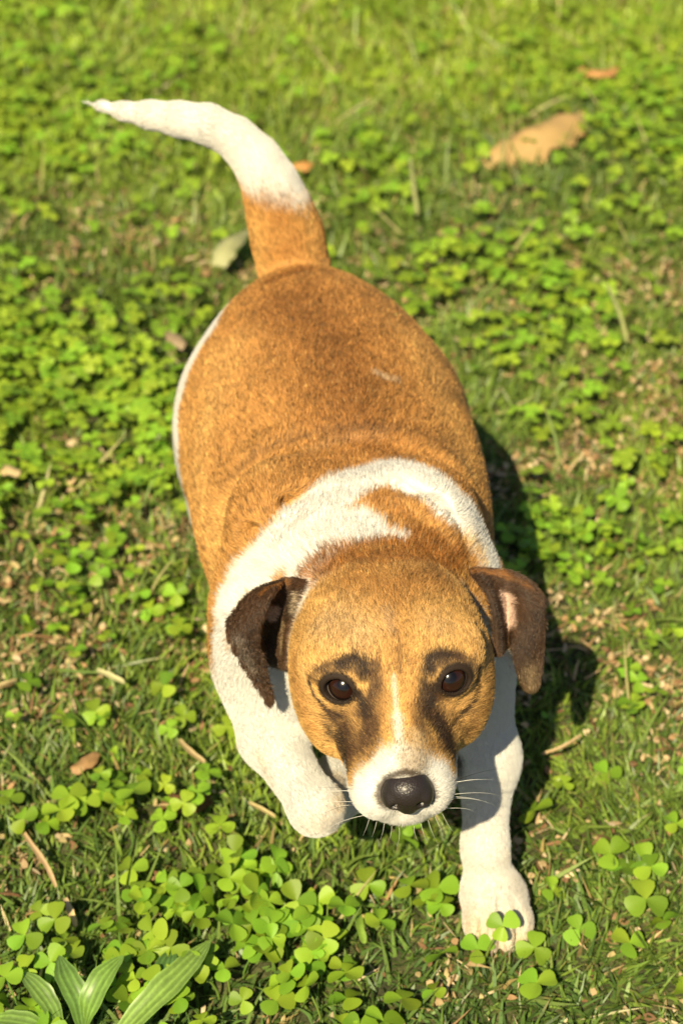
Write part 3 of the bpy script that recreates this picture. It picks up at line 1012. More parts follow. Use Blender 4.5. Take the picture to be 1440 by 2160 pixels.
    # ears
    ear_a = [[(640, 1232, .798), (624, 1290, .790), (612, 1350, .782), (606, 1405, .776)],
             [(622, 1226, .796), (598, 1285, .796), (580, 1345, .796), (566, 1395, .793)],
             [(600, 1226, .797), (560, 1245, .793), (525, 1275, .796), (495, 1325, .796)],
             [(578, 1246, .782), (548, 1250, .787), (512, 1275, .792), (480, 1318, .796)],
             [(556, 1290, .773), (534, 1295, .775), (508, 1308, .777), (480, 1332, .786)],
             [(549, 1345, .768), (530, 1352, .770), (510, 1358, .768), (492, 1366, .776)],
             [(560, 1410, .767), (548, 1414, .769), (535, 1418, .772), (522, 1420, .775)],
             [(574, 1474, .767), (571, 1480, .768), (567, 1484, .769), (562, 1478, .770)]]
    ear_b = [[(1052, 1375, .768), (1046, 1310, .776), (1030, 1250, .788), (995, 1205, .802)],
             [(1066, 1362, .778), (1064, 1290, .790), (1058, 1238, .796), (1040, 1206, .802)],
             [(1082, 1352, .776), (1096, 1285, .786), (1100, 1245, .793), (1090, 1214, .799)],
             [(1088, 1378, .770), (1113, 1316, .778), (1130, 1278, .788), (1136, 1252, .796)],
             [(1090, 1400, .766), (1112, 1370, .770), (1132, 1340, .778), (1147, 1305, .790)],
             [(1099, 1432, .765), (1114, 1420, .766), (1128, 1408, .770), (1141, 1388, .776)],
             [(1108, 1450, .765), (1116, 1454, .765), (1124, 1452, .766), (1133, 1444, .768)]]
    for rows in (ear_a, ear_b):
        A.append(Sheet([[at(*q) for q in rw] for rw in rows], 0.0016, k=0.007))
    return A


def sd_union(a, b, k):
    h = np.maximum(k - np.abs(a - b), 0) / k
    return np.minimum(a, b) - h * h * k * 0.25


def eye_frame(i):
    """axes of an eye: right along the lids, up, out of the head"""
    sx = -1 if i == 0 else 1
    out = Vector(HM @ np.array([sx * 0.36, -0.80, 0.47])).normalized()
    right = Vector(HM @ np.array([1, sx * 0.36, -sx * 0.10])).normalized()
    up = out.cross(right) * -1
    up = right.cross(out) * -1
    up.normalize()
    if up.z < 0:
        up = -up
    right = (right - out * right.dot(out)).normalized()
    return np.array(right), np.array(up), np.array(out)


def dog_field(x, y, z):
    """the finished distance field, for broadcastable coordinate arrays (used on the grid through slices)"""
    pass


def surface_nets(S, gx, gy, gz):
    ins = S < 0
    c = ins[:-1, :-1, :-1].astype(np.int8)
    c = c.copy()
    tot = np.zeros(c.shape, np.int8)
    for a in (0, 1):
        for b in (0, 1):
            for d in (0, 1):
                tot += ins[a:S.shape[0] - 1 + a, b:S.shape[1] - 1 + b, d:S.shape[2] - 1 + d]
    act = (tot > 0) & (tot < 8)
    I, J, K = np.nonzero(act)
    idx = np.full(act.shape, -1, np.int32)
    idx[I, J, K] = np.arange(len(I))
    corners = [(a, b, d) for a in (0, 1) for b in (0, 1) for d in (0, 1)]
    val = {cn: S[I + cn[0], J + cn[1], K + cn[2]] for cn in corners}
    acc = np.zeros((len(I), 3))
    cnt = np.zeros(len(I))
    for a in corners:
        for ax in range(3):
            if a[ax] == 0:
                b = list(a)
                b[ax] = 1
                va, vb = val[a], val[tuple(b)]
                m = (va < 0) != (vb < 0)
                t = np.where(m, va / np.where(m, va - vb, 1), 0)
                p = np.zeros((len(I), 3))
                for q in range(3):
                    p[:, q] = a[q] + (t if q == ax else 0)
                acc += p * m[:, None]
                cnt += m
    loc = acc / cnt[:, None]
    V = np.stack([gx[I] + loc[:, 0] * (gx[I + 1] - gx[I]), gy[J] + loc[:, 1] * (gy[J + 1] - gy[J]), gz[K] + loc[:, 2] * (gz[K + 1] - gz[K])], 1)
    Q = []
    for ax in range(3):
        s0 = [slice(None)] * 3
        s1 = [slice(None)] * 3
        s0[ax], s1[ax] = slice(0, -1), slice(1, None)
        A_, B_ = ins[tuple(s0)], ins[tuple(s1)]
        ch = A_ != B_
        i, j, k = np.nonzero(ch)
        u, v = [(1, 2), (2, 0), (0, 1)][ax]
        p = np.stack([i, j, k], 1)
        ok = (p[:, u] > 0) & (p[:, v] > 0) & (p[:, u] < S.shape[u] - 1) & (p[:, v] < S.shape[v] - 1)
        p = p[ok]
        neg = A_[p[:, 0], p[:, 1], p[:, 2]]
        eu, ev = np.eye(3, dtype=int)[u], np.eye(3, dtype=int)[v]
        q = [p - eu - ev, p - ev, p, p - eu]
        q = np.stack([idx[t[:, 0], t[:, 1], t[:, 2]] for t in q], 1)
        q[~neg] = q[~neg][:, ::-1]
        Q.append(q)
    return V, np.concatenate(Q)


def axis(*segs):
    """segs: (start, step) ..., end"""
    out = [segs[0][0]]
    for i, (s, st) in enumerate(segs[:-1]):
        e = segs[i + 1][0] if isinstance(segs[i + 1], tuple) else segs[i + 1]
        n = max(1, int(round((e - out[-1]) / st)))
        out += list(np.linspace(out[-1], e, n + 1)[1:])
    return np.array(out)


def sculpt(A):
    gx = axis((-0.19, 0.0035), (-0.045, 0.0013), (0.118, 0.003), 0.135)
    gy = axis((0.635, 0.0013), (0.815, 0.0030), (1.26, 0.003), 1.262)
    gz = axis((-0.006, 0.0020), (0.165, 0.0013), (0.285, 0.003), 0.47)
    S = np.full((len(gx), len(gy), len(gz)), 1.0, np.float32)
    G = (gx, gy, gz)

    def box(lo, hi, pad):
        sl_ = []
        for q in range(3):
            a = np.searchsorted(G[q], lo[q] - pad)
            b = np.searchsorted(G[q], hi[q] + pad)
            sl_.append(slice(max(a - 1, 0), min(b + 1, len(G[q]))))
        return sl_

    def grids(sl_):
        return gx[sl_[0]][:, None, None].astype(np.float32), gy[sl_[1]][None, :, None].astype(np.float32), gz[sl_[2]][None, None, :].astype(np.float32)

    for p in A:
        sl_ = box(p.lo, p.hi, p.k + 0.008)
        b = p(*grids(sl_)).astype(np.float32)
        t = tuple(sl_)
        S[t] = sd_union(S[t], b, p.k)
    # furrows between the toes of the planted paw
    for t in (-1, 0, 1):
        g = Cone((0.1003 + t * 0.0105, 0.748, 0.0345), (0.1008 + t * 0.0112, 0.722, 0.0100), 0.0010, 0.0022, k=0.004)
        sl_ = tuple(box(g.lo, g.hi, 0.009))
        S[sl_] = -sd_union(-S[sl_], g(*grids(sl_)), 0.004)
    # skin folds behind the shoulder and across the neck
    def fold(y0, lean, cx, cz, rx, rz, a0, a1, rad, k):
        pts = [np.array([cx + rx * math.sin(a), y0 - lean * a * a, cz + rz * math.cos(a)]) for a in np.radians(np.linspace(a0, a1, 9))]
        for a, b in zip(pts[:-1], pts[1:]):
            g = Cone(a, b, rad, rad, k=k)
            sl_ = tuple(box(g.lo, g.hi, k + 0.006))
            S[sl_] = -sd_union(-S[sl_], g(*grids(sl_)), k)
    fold(0.908, 0.020, 0.003, 0.190, 0.0990, 0.0925, -80, 75, 0.0034, 0.018)
    fold(0.857, 0.030, 0.012, 0.190, 0.0905, 0.0885, -60, 60, 0.0012, 0.010)
    fold(0.838, 0.030, 0.016, 0.196, 0.0810, 0.0795, -60, 55, 0.0012, 0.010)
    # eye sockets with lids
    for i, e in enumerate(EYES):
        r, u, o = eye_frame(i)
        sl_ = tuple(box(e - 0.03, e + 0.03, 0))
        x, y, z = grids(sl_)
        x, y, z = x - e[0], y - e[1], z - e[2]
        a, b, c = vdot(x, y, z, r), vdot(x, y, z, u), vdot(x, y, z, o)
        s = S[sl_]
        # soft hollow round the eye, then the lids as a shell over the ball
        lid = np.sqrt(a * a * 0.72 + b * b + c * c) - (EYE_R + 0.0013)
        s = sd_union(s, lid, 0.007)
        # almond opening
        w, h = 0.0085, 0.0064
        q = np.sqrt((a / w) ** 2 + ((b + 0.0010 + 12 * a * a) / h) ** 2 + 1e-9)
        opening = np.maximum((q - 1) * h, -(c - 0.0010))
        s = -sd_union(-s, opening, 0.0012)
        # room for the ball
        ball = np.sqrt(a * a + b * b + c * c) - (EYE_R - 0.0004)
        s = np.maximum(s, -ball)
        S[sl_] = s
    # mouth line
    for sx in (-1, 1):
        g = Cone(hd(0.001, 0.6545, 0.1985), hd(sx * 0.020, 0.662, 0.1880), 0.0010, 0.0014, k=0.003)
        sl_ = tuple(box(g.lo, g.hi, 0.006))
        S[sl_] = -sd_union(-S[sl_], g(*grids(sl_)), 0.003)
    V, Q = surface_nets(S, gx, gy, gz)
    return V, Q


def vert_normals(V, Q):
    n = np.cross(V[Q[:, 2]] - V[Q[:, 0]], V[Q[:, 3]] - V[Q[:, 1]])
    N = np.zeros_like(V)
    for k in range(4):
        for a in range(3):
            N[:, a] += np.bincount(Q[:, k], n[:, a], len(V))
    return N / (np.linalg.norm(N, axis=1)[:, None] + 1e-12)


# ---- coat colours (albedo), with shade painted into the shoulder fold and toe gaps, laid on in object space
TAN = np.array([0.50, 0.255, 0.072])
RUST = np.array([0.30, 0.120, 0.026])
GOLD = np.array([0.66, 0.385, 0.125])
DARK = np.array([0.035, 0.020, 0.012])
UMBER = np.array([0.085, 0.042, 0.020])
WHITE = np.array([0.66, 0.64, 0.60])
CREAM = np.array([0.58, 0.46, 0.31])
PINK = np.array([0.62, 0.42, 0.32])
INKS = {'brown': np.array([0.185, 0.078, 0.020]), 'tan': TAN, 'rust': RUST, 'gold': GOLD, 'dark': DARK, 'umber': UMBER, 'white': WHITE, 'cream': CREAM, 'pink': PINK,
        'grey': np.array([0.30, 0.25, 0.20]), 'fawn': np.array([0.50, 0.36, 0.20])}
# each mark: ink, radius, softness, opacity, points on the coat (metres)
#PAINT-BEGIN
PAINT = [
    ('rust', 0.03108, 0.02797, 0.75, [(-0.0328, 1.0559, 0.2848), (-0.0063, 1.0054, 0.2851), (0.003, 0.9481, 0.281), (0.012, 0.9195, 0.2747)], 'coat'),
    ('rust', 0.00815, 0.00611, 0.9, [(-0.0507, 1.099, 0.2772), (-0.0273, 1.1138, 0.2793)], 'coat'),
    ('brown', 0.01897, 0.02371, 0.65, [(-0.0394, 1.0583, 0.2834), (-0.0128, 1.0225, 0.2859), (-0.0031, 0.9834, 0.284), (0.0061, 0.9391, 0.2797)], 'coat'),
    ('brown', 0.00408, 0.00475, 0.6, [(-0.0507, 1.099, 0.2772), (-0.0272, 1.1084, 0.2808), (-0.0068, 1.1086, 0.2795)], 'coat'),
    ('gold', 0.0193, 0.0193, 0.4, [(-0.0812, 1.024, 0.2586), (-0.0859, 0.9834, 0.2466)], 'coat'),
    ('gold', 0.01418, 0.01576, 0.4, [(0.0524, 1.0394, 0.2644), (0.0693, 0.9759, 0.2554), (0.0813, 0.9256, 0.2409)], 'coat'),
    ('gold', 0.01255, 0.01255, 0.45, [(-0.0923, 0.9763, 0.2361), (-0.0941, 0.943, 0.2208), (-0.0856, 0.8989, 0.2111)], 'coat'),
    ('gold', 0.00755, 0.00755, 0.45, [(-0.0465, 0.8773, 0.2735), (-0.0755, 0.8914, 0.2245), (-0.0821, 0.8775, 0.193)], 'coat'),
    ('fawn', 0.00418, 0.00418, 0.15, [(-0.0353, 0.8898, 0.2718), (-0.006, 0.9095, 0.27), (0.024, 0.9152, 0.2704)], 'coat'),
    ('umber', 0.00271, 0.00301, 0.55, [(-0.0757, 0.9053, 0.2368), (-0.0541, 0.9102, 0.2592), (-0.024, 0.9149, 0.2699), (0.006, 0.9188, 0.2741), (0.0361, 0.9221, 0.2711), (0.0695, 0.9171, 0.2562)], 'coat'),  # painted shade along the crease of the shoulder fold
    ('cream', 0.00186, 0.00218, 0.7, [(0.0218, 0.9743, 0.2806), (0.0285, 0.9699, 0.2786), (0.0367, 0.9708, 0.2758)], 'coat'),
    ('white', 0.01291, 0.00229, 1, [(-0.0611, 0.7847, 0.2322), (-0.0502, 0.8268, 0.2302), (-0.0312, 0.8299, 0.2569), (-0.0086, 0.8483, 0.2697), (0.0115, 0.8671, 0.2737), (0.0275, 0.8732, 0.2754), (0.0473, 0.8595, 0.2774), (0.0657, 0.848, 0.2674), (0.0808, 0.8468, 0.2467), (0.0909, 0.8446, 0.2271)], 'coat'),
    ('white', 0.01677, 0.0028, 1, [(-0.0492, 0.7697, 0.2378), (-0.0333, 0.7981, 0.2499), (-0.0113, 0.8208, 0.2568), (0.0113, 0.8254, 0.264)], 'coat'),
    ('white', 0.00986, 0.00232, 1, [(-0.0531, 0.8303, 0.2348), (-0.0623, 0.8314, 0.2191), (-0.0678, 0.8295, 0.2086)], 'coat'),
    ('white', 0.00993, 0.00234, 1, [(-0.0678, 0.8295, 0.2086), (-0.0739, 0.8266, 0.1927)], 'coat'),
    ('white', 0.01, 0.00235, 1, [(-0.0749, 0.8214, 0.1817), (-0.0734, 0.8122, 0.1703), (-0.0706, 0.8052, 0.1568), (-0.0669, 0.7986, 0.1308)], 'coat'),
    ('white', 0.01141, 0.00285, 1, [(-0.0378, 0.7872, 0.1538), (-0.0447, 0.7664, 0.1965)], 'coat'),
    ('white', 0.01748, 0.00408, 1, [(-0.0434, 0.7937, 0.1714), (-0.035, 0.7848, 0.148), (-0.0205, 0.7794, 0.1332)], 'coat'),
    ('gold', 0.00295, 0.00295, 0.5, [(-0.0778, 0.8312, 0.1887)], 'coat'),
    ('white', 0.00754, 0.00232, 1, [(0.0672, 0.8511, 0.2694), (0.0826, 0.853, 0.2482), (0.0941, 0.8545, 0.2248)], 'coat'),
    ('white', 0.00845, 0.00225, 1, [(-0.0362, 0.7942, 0.2387), (-0.0268, 0.8159, 0.2445), (-0.0141, 0.8203, 0.2554)], 'coat'),
    ('tan', 0.00624, 0.00227, 1, [(0.0227, 0.8423, 0.2695), (0.0355, 0.8398, 0.2686), (0.048, 0.8304, 0.2629), (0.0593, 0.8236, 0.2546), (0.0696, 0.8218, 0.2416)], 'coat'),
    ('rust', 0.00958, 0.00282, 0.9, [(0.0449, 0.8198, 0.2612), (0.0592, 0.8189, 0.2529), (0.0681, 0.8214, 0.2437)], 'coat'),
    ('rust', 0.00454, 0.00227, 0.6, [(0.0213, 0.8442, 0.2703), (0.0312, 0.8421, 0.2697), (0.0396, 0.8355, 0.2668)], 'coat'),
    ('gold', 0.00288, 0.00231, 0.8, [(0.0701, 0.8388, 0.2518), (0.0807, 0.8392, 0.2387), (0.0869, 0.8377, 0.2289)], 'coat'),
    ('cream', 0.00231, 0.00231, 0.6, [(0.0762, 0.8432, 0.2484), (0.0871, 0.8445, 0.2327)], 'coat'),
    ('white', 0.00337, 0.00168, 1, [(0.0141, 0.828, 0.2647), (0.0267, 0.8226, 0.2643), (0.0359, 0.8193, 0.263)], 'coat'),
    ('rust', 0.01105, 0.00608, 0.9, [(-0.0111, 0.8015, 0.2525), (0.0055, 0.8007, 0.262), (0.0219, 0.7944, 0.2677), (0.0414, 0.801, 0.2636), (0.0617, 0.8099, 0.2493)], 'coat'),
    ('rust', 0.01616, 0.01212, 0.65, [(0.0054, 0.7724, 0.2673), (0.0293, 0.762, 0.2724), (0.0541, 0.7772, 0.2652)], 'coat'),
    ('rust', 0.00392, 0.0028, 0.9, [(-0.0225, 0.8079, 0.2438), (-0.0084, 0.8147, 0.2562), (0.0111, 0.8125, 0.2626), (0.0363, 0.8137, 0.2623)], 'coat'),
    ('gold', 0.01968, 0.01181, 0.8, [(-0.008, 0.7479, 0.26), (-0.0078, 0.7211, 0.2591)], 'coat'),
    ('gold', 0.01701, 0.01178, 0.75, [(0.0634, 0.7469, 0.2643), (0.0635, 0.7212, 0.2625)], 'coat'),
    ('gold', 0.01038, 0.01038, 0.5, [(0.013, 0.7276, 0.2671), (0.0467, 0.7268, 0.2678)], 'coat'),
    ('cream', 0.01182, 0.01182, 0.35, [(-0.008, 0.7479, 0.26), (0.0104, 0.7297, 0.267)], 'coat'),
    ('cream', 0.00783, 0.00914, 0.25, [(0.0535, 0.7346, 0.268)], 'coat'),
    ('rust', 0.0057, 0.0057, 0.4, [(0.0296, 0.7503, 0.2718), (0.0295, 0.7257, 0.2688), (0.0298, 0.7105, 0.2616)], 'coat'),
    ('grey', 0.00287, 0.00339, 0.35, [(0.0257, 0.7429, 0.2712), (0.0275, 0.7288, 0.2695)], 'coat'),
    ('umber', 0.00129, 0.00154, 0.55, [(0.0306, 0.7287, 0.2696), (0.0314, 0.714, 0.2637), (0.0313, 0.7063, 0.2586)], 'coat'),
    ('tan', 0.00409, 0.00358, 0.6, [(0.0206, 0.7112, 0.261), (0.0217, 0.6967, 0.2501), (0.0204, 0.6837, 0.2414)], 'coat'),
    ('tan', 0.00409, 0.00358, 0.6, [(0.0391, 0.7112, 0.2611), (0.0378, 0.6963, 0.2504), (0.0381, 0.6837, 0.2449)], 'coat'),
    ('rust', 0.00695, 0.00588, 0.5, [(-0.0265, 0.7481, 0.2279), (-0.0227, 0.7283, 0.2206), (-0.016, 0.7151, 0.2112)], 'coat'),
    ('rust', 0.00588, 0.00588, 0.5, [(0.085, 0.7449, 0.2271), (0.0815, 0.726, 0.2191), (0.0745, 0.715, 0.2113)], 'coat'),
    ('umber', 0.00781, 0.00469, 1, [(-0.0021, 0.7059, 0.2236), (0.0031, 0.6952, 0.2214), (0.0047, 0.6859, 0.218), (0.0026, 0.6873, 0.2074)], 'coat'),
    ('umber', 0.00615, 0.0041, 0.9, [(0.0116, 0.6975, 0.2406), (0.0166, 0.6879, 0.2392), (0.0128, 0.6824, 0.2285)], 'coat'),
    ('dark', 0.00315, 0.00236, 0.9, [(-0.0011, 0.701, 0.2139), (0.0011, 0.6979, 0.2023), (0.0039, 0.6783, 0.2118)], 'coat'),
    ('umber', 0.00799, 0.00464, 1, [(0.0495, 0.7024, 0.2465), (0.0475, 0.6939, 0.2405), (0.0541, 0.6905, 0.2296), (0.06, 0.6865, 0.2192)], 'coat'),
    ('umber', 0.00459, 0.00408, 0.7, [(0.0422, 0.6934, 0.2462), (0.0427, 0.6808, 0.2408)], 'coat'),
    ('dark', 0.0042, 0.003, 0.9, [(0.0737, 0.7926, 0.1076), (0.074, 0.7915, 0.0995)], 'coat'),
    ('umber', 0.0037, 0.00317, 0.6, [(0.0614, 0.7038, 0.2257), (0.0674, 0.7084, 0.2122)], 'coat'),
    ('gold', 0.00234, 0.0026, 0.6, [(0.0544, 0.7019, 0.2364), (0.0585, 0.6994, 0.2281), (0.0635, 0.7016, 0.217)], 'coat'),
    ('gold', 0.00235, 0.00235, 0.5, [(-0.0052, 0.7086, 0.2318), (0.0, 0.704, 0.2255)], 'coat'),
    ('umber', 0.00232, 0.00206, 0.75, [(-0.0098, 0.7123, 0.2517), (-0.0052, 0.7126, 0.2552), (0.0013, 0.7122, 0.2573), (0.0077, 0.7099, 0.2567), (0.0113, 0.7067, 0.2541)], 'coat'),
    ('umber', 0.00232, 0.00206, 0.75, [(0.0494, 0.7099, 0.258), (0.0541, 0.7124, 0.26), (0.0606, 0.714, 0.2599), (0.0672, 0.7143, 0.2569), (0.071, 0.7143, 0.252)], 'coat'),
    ('dark', 0.00156, 0.00156, 0.7, [(-0.0114, 0.7111, 0.2472), (-0.0146, 0.714, 0.246)], 'coat'),
    ('dark', 0.00156, 0.00156, 0.7, [(0.0711, 0.7136, 0.2506), (0.0741, 0.7185, 0.2475)], 'coat'),
    ('umber', 0.00876, 0.0067, 0.6, [(0.0039, 0.7003, 0.229), (0.009, 0.6879, 0.2268), (0.0077, 0.6819, 0.2219)], 'coat'),
    ('umber', 0.00561, 0.0051, 0.55, [(0.0205, 0.695, 0.2482), (0.0178, 0.6835, 0.2381), (0.0165, 0.6765, 0.2308)], 'coat'),
    ('umber', 0.00878, 0.00671, 0.6, [(0.0517, 0.6987, 0.2377), (0.0556, 0.693, 0.229), (0.058, 0.6849, 0.2225)], 'coat'),
    ('umber', 0.00508, 0.00457, 0.5, [(0.0419, 0.6802, 0.2413), (0.047, 0.6758, 0.2333)], 'coat'),
    ('gold', 0.0021, 0.00236, 0.5, [(-0.0053, 0.7077, 0.2201), (-0.0013, 0.7026, 0.2179)], 'coat'),
    ('gold', 0.00205, 0.0023, 0.45, [(0.046, 0.6865, 0.2388), (0.0499, 0.6844, 0.2319)], 'coat'),
    ('dark', 0.00335, 0.00309, 0.7, [(0.0052, 0.7138, 0.2594), (0.0116, 0.7101, 0.2579)], 'coat'),
    ('dark', 0.00181, 0.00181, 0.8, [(-0.0135, 0.7153, 0.2511), (-0.0065, 0.7153, 0.2566), (0.0013, 0.7157, 0.2597)], 'coat'),
    ('dark', 0.00335, 0.00309, 0.7, [(0.0476, 0.7085, 0.2566), (0.0494, 0.7122, 0.2601), (0.0554, 0.7136, 0.2606)], 'coat'),
    ('dark', 0.00181, 0.00181, 0.8, [(0.062, 0.7169, 0.2611), (0.07, 0.7171, 0.2564), (0.0741, 0.7185, 0.2475)], 'coat'),
    ('dark', 0.00308, 0.00257, 0.7, [(0.018, 0.701, 0.2513), (0.0149, 0.6951, 0.2429), (0.0128, 0.6906, 0.2348)], 'coat'),
    ('dark', 0.00333, 0.00256, 0.7, [(0.0437, 0.7044, 0.2534), (0.0444, 0.6969, 0.2464), (0.0461, 0.6903, 0.2404)], 'coat'),
    ('dark', 0.00627, 0.0047, 0.85, [(0.0005, 0.6985, 0.2164), (0.0026, 0.6881, 0.2102)], 'coat'),
    ('umber', 0.00511, 0.0046, 0.7, [(0.0141, 0.693, 0.2396), (0.0178, 0.6792, 0.2352)], 'coat'),
    ('dark', 0.0062, 0.00465, 0.8, [(0.0529, 0.693, 0.2325), (0.0595, 0.687, 0.2205)], 'coat'),
    ('dark', 0.00421, 0.00316, 0.8, [(-0.0053, 0.7064, 0.2141), (0.0005, 0.6972, 0.2104)], 'coat'),
    ('dark', 0.00517, 0.00362, 0.85, [(0.0554, 0.6877, 0.2269), (0.0618, 0.6865, 0.2137)], 'coat'),
    ('dark', 0.00131, 0.00131, 0.8, [(-0.0079, 0.7114, 0.2264), (-0.0021, 0.7051, 0.2215), (0.0005, 0.6985, 0.2164)], 'coat'),
    ('dark', 0.00157, 0.00131, 0.8, [(0.0698, 0.714, 0.2261), (0.0614, 0.7028, 0.2248), (0.0569, 0.6918, 0.2265)], 'coat'),
    ('umber', 0.00371, 0.00318, 0.6, [(0.0713, 0.714, 0.2232), (0.0706, 0.7123, 0.2066)], 'coat'),
    ('dark', 0.00387, 0.00232, 1, [(0.0, 0.7137, 0.2581), (0.0072, 0.7152, 0.2609), (0.0129, 0.7115, 0.2594), (0.0139, 0.7074, 0.2559)], 'coat'),
    ('umber', 0.00208, 0.00208, 0.7, [(-0.0078, 0.7157, 0.2563), (-0.0146, 0.7151, 0.2492), (-0.017, 0.718, 0.2391)], 'coat'),
    ('umber', 0.00359, 0.00282, 0.85, [(0.018, 0.7105, 0.2599), (0.0195, 0.7034, 0.2543), (0.0159, 0.6981, 0.247)], 'coat'),
    ('dark', 0.00361, 0.00232, 1, [(0.0471, 0.7099, 0.2581), (0.0482, 0.7142, 0.2618), (0.0547, 0.717, 0.2627), (0.0626, 0.7173, 0.2611)], 'coat'),
    ('umber', 0.00208, 0.00208, 0.7, [(0.0626, 0.7183, 0.2616), (0.0706, 0.7188, 0.2569), (0.0755, 0.7227, 0.2454)], 'coat'),
    ('dark', 0.00231, 0.00206, 0.7, [(0.0445, 0.7081, 0.2569), (0.0455, 0.7032, 0.251)], 'coat'),
    ('dark', 0.00157, 0.00105, 1, [(-0.0172, 0.7171, 0.2445), (-0.0142, 0.7171, 0.2318), (-0.0079, 0.7114, 0.2264), (0.0, 0.7049, 0.2275)], 'coat'),
    ('dark', 0.00158, 0.00105, 1, [(0.0754, 0.722, 0.2471), (0.075, 0.7225, 0.2325), (0.0712, 0.7155, 0.2268), (0.0646, 0.7082, 0.2243)], 'coat'),
    ('umber', 0.0021, 0.0021, 0.5, [(-0.0105, 0.7133, 0.2311), (-0.0053, 0.7094, 0.2257)], 'coat'),
    ('dark', 0.0036, 0.00206, 1, [(0.009, 0.7025, 0.2464), (0.0124, 0.6977, 0.2421), (0.0134, 0.6945, 0.2399)], 'coat'),
    ('dark', 0.00361, 0.00206, 1, [(0.051, 0.7041, 0.2495), (0.0489, 0.7013, 0.2451), (0.0478, 0.6973, 0.2425)], 'coat'),
    ('white', 0.00102, 0.00153, 0.75, [(0.0284, 0.7042, 0.257), (0.0293, 0.6929, 0.2501), (0.0299, 0.6826, 0.246)], 'coat'),
    ('white', 0.00228, 0.00253, 0.85, [(0.0299, 0.684, 0.2464), (0.0307, 0.6732, 0.2429)], 'coat'),
    ('white', 0.00601, 0.004, 1, [(0.0311, 0.6651, 0.2403), (0.0315, 0.6605, 0.2379)], 'coat'),
    ('white', 0.01108, 0.00352, 1, [(0.0177, 0.661, 0.2215), (0.0251, 0.6601, 0.2331), (0.0401, 0.6595, 0.2337), (0.0519, 0.6631, 0.2212)], 'coat'),
    ('white', 0.00967, 0.00254, 1, [(0.014, 0.6573, 0.2109), (0.0204, 0.6553, 0.2039), (0.0359, 0.6589, 0.1964), (0.0511, 0.6583, 0.2025), (0.0546, 0.66, 0.2118)], 'coat'),
    ('white', 0.00611, 0.00255, 1, [(0.0102, 0.6638, 0.2169), (0.0089, 0.661, 0.207), (0.0573, 0.6658, 0.2166)], 'coat'),
    ('fawn', 0.00753, 0.00502, 0.8, [(0.0403, 0.6709, 0.2399), (0.0388, 0.6614, 0.237)], 'coat'),
    ('grey', 0.00501, 0.00401, 0.6, [(0.0337, 0.6599, 0.2375), (0.044, 0.6633, 0.2326)], 'coat'),
    ('grey', 0.00101, 0.00101, 0.35, [(0.0177, 0.6678, 0.2282)], 'coat'),
    ('grey', 0.00102, 0.00102, 0.3, [(0.0122, 0.6653, 0.2207)], 'coat'),
    ('grey', 0.00076, 0.00101, 0.3, [(0.0214, 0.6665, 0.2337)], 'coat'),
    ('dark', 0.00202, 0.00152, 0.9, [(0.0493, 0.6584, 0.2163), (0.0485, 0.6568, 0.2116), (0.0457, 0.6563, 0.2064), (0.0413, 0.6587, 0.1999), (0.0357, 0.659, 0.1978), (0.03, 0.6589, 0.1988), (0.0248, 0.6557, 0.2055), (0.0214, 0.6555, 0.2109), (0.02, 0.6569, 0.2156), (0.0208, 0.6587, 0.2202), (0.0237, 0.6591, 0.2254), (0.0282, 0.6573, 0.2311), (0.0336, 0.657, 0.2331), (0.0393, 0.658, 0.2312), (0.0444, 0.6603, 0.2256), (0.0479, 0.66, 0.2209), (0.0493, 0.6584, 0.2163)], 'coat'),
    ('grey', 0.00103, 0.00103, 0.6, [(0.0303, 0.6594, 0.1948), (0.0351, 0.6589, 0.1961), (0.0411, 0.6602, 0.1936)], 'coat'),
    ('pink', 0.00103, 0.00103, 0.5, [(0.0321, 0.6591, 0.1933), (0.0386, 0.6596, 0.1927)], 'coat'),
    ('rust', 0.00193, 0.00138, 0.7, [(-0.0236, 0.8068, 0.2421), (-0.0358, 0.7885, 0.2534), (-0.045, 0.7843, 0.2519)], 'ear'),
    ('dark', 0.00609, 0.00498, 0.6, [(-0.0521, 0.7697, 0.2341), (-0.0489, 0.7688, 0.2018)], 'ear'),
    ('grey', 0.00279, 0.00335, 0.4, [(-0.062, 0.7946, 0.2201), (-0.0591, 0.7682, 0.2282), (-0.053, 0.7703, 0.2042)], 'ear'),
    ('rust', 0.00142, 0.00114, 0.6, [(-0.0401, 0.7935, 0.2386), (-0.0473, 0.7961, 0.215), (-0.0479, 0.7947, 0.2013), (-0.0434, 0.7946, 0.1745)], 'ear'),
    ('pink', 0.00365, 0.00169, 0.9, [(-0.0395, 0.7946, 0.2282), (-0.0411, 0.7952, 0.2214)], 'ear'),
    ('fawn', 0.00253, 0.00169, 0.5, [(-0.0337, 0.7897, 0.2206), (-0.0349, 0.7831, 0.2077)], 'ear'),
    ('dark', 0.00335, 0.00195, 0.8, [(-0.0298, 0.7943, 0.2422), (-0.0319, 0.7904, 0.2273)], 'ear'),
    ('cream', 0.00167, 0.00167, 0.6, [(-0.0261, 0.7932, 0.2414), (-0.0284, 0.7881, 0.233)], 'ear'),
    ('dark', 0.00441, 0.00275, 0.7, [(0.0789, 0.7969, 0.2527), (0.0854, 0.7865, 0.2487), (0.0893, 0.7763, 0.2393)], 'ear'),
    ('rust', 0.00167, 0.00139, 0.6, [(0.0777, 0.8007, 0.2539), (0.093, 0.7997, 0.2526), (0.1081, 0.7941, 0.2475)], 'ear'),
    ('pink', 0.00473, 0.00222, 0.9, [(0.0944, 0.7902, 0.2403), (0.0985, 0.7851, 0.2289)], 'ear'),
    ('dark', 0.00608, 0.00442, 0.75, [(0.112, 0.783, 0.2373), (0.1063, 0.7686, 0.2206), (0.1069, 0.7643, 0.2059)], 'ear'),
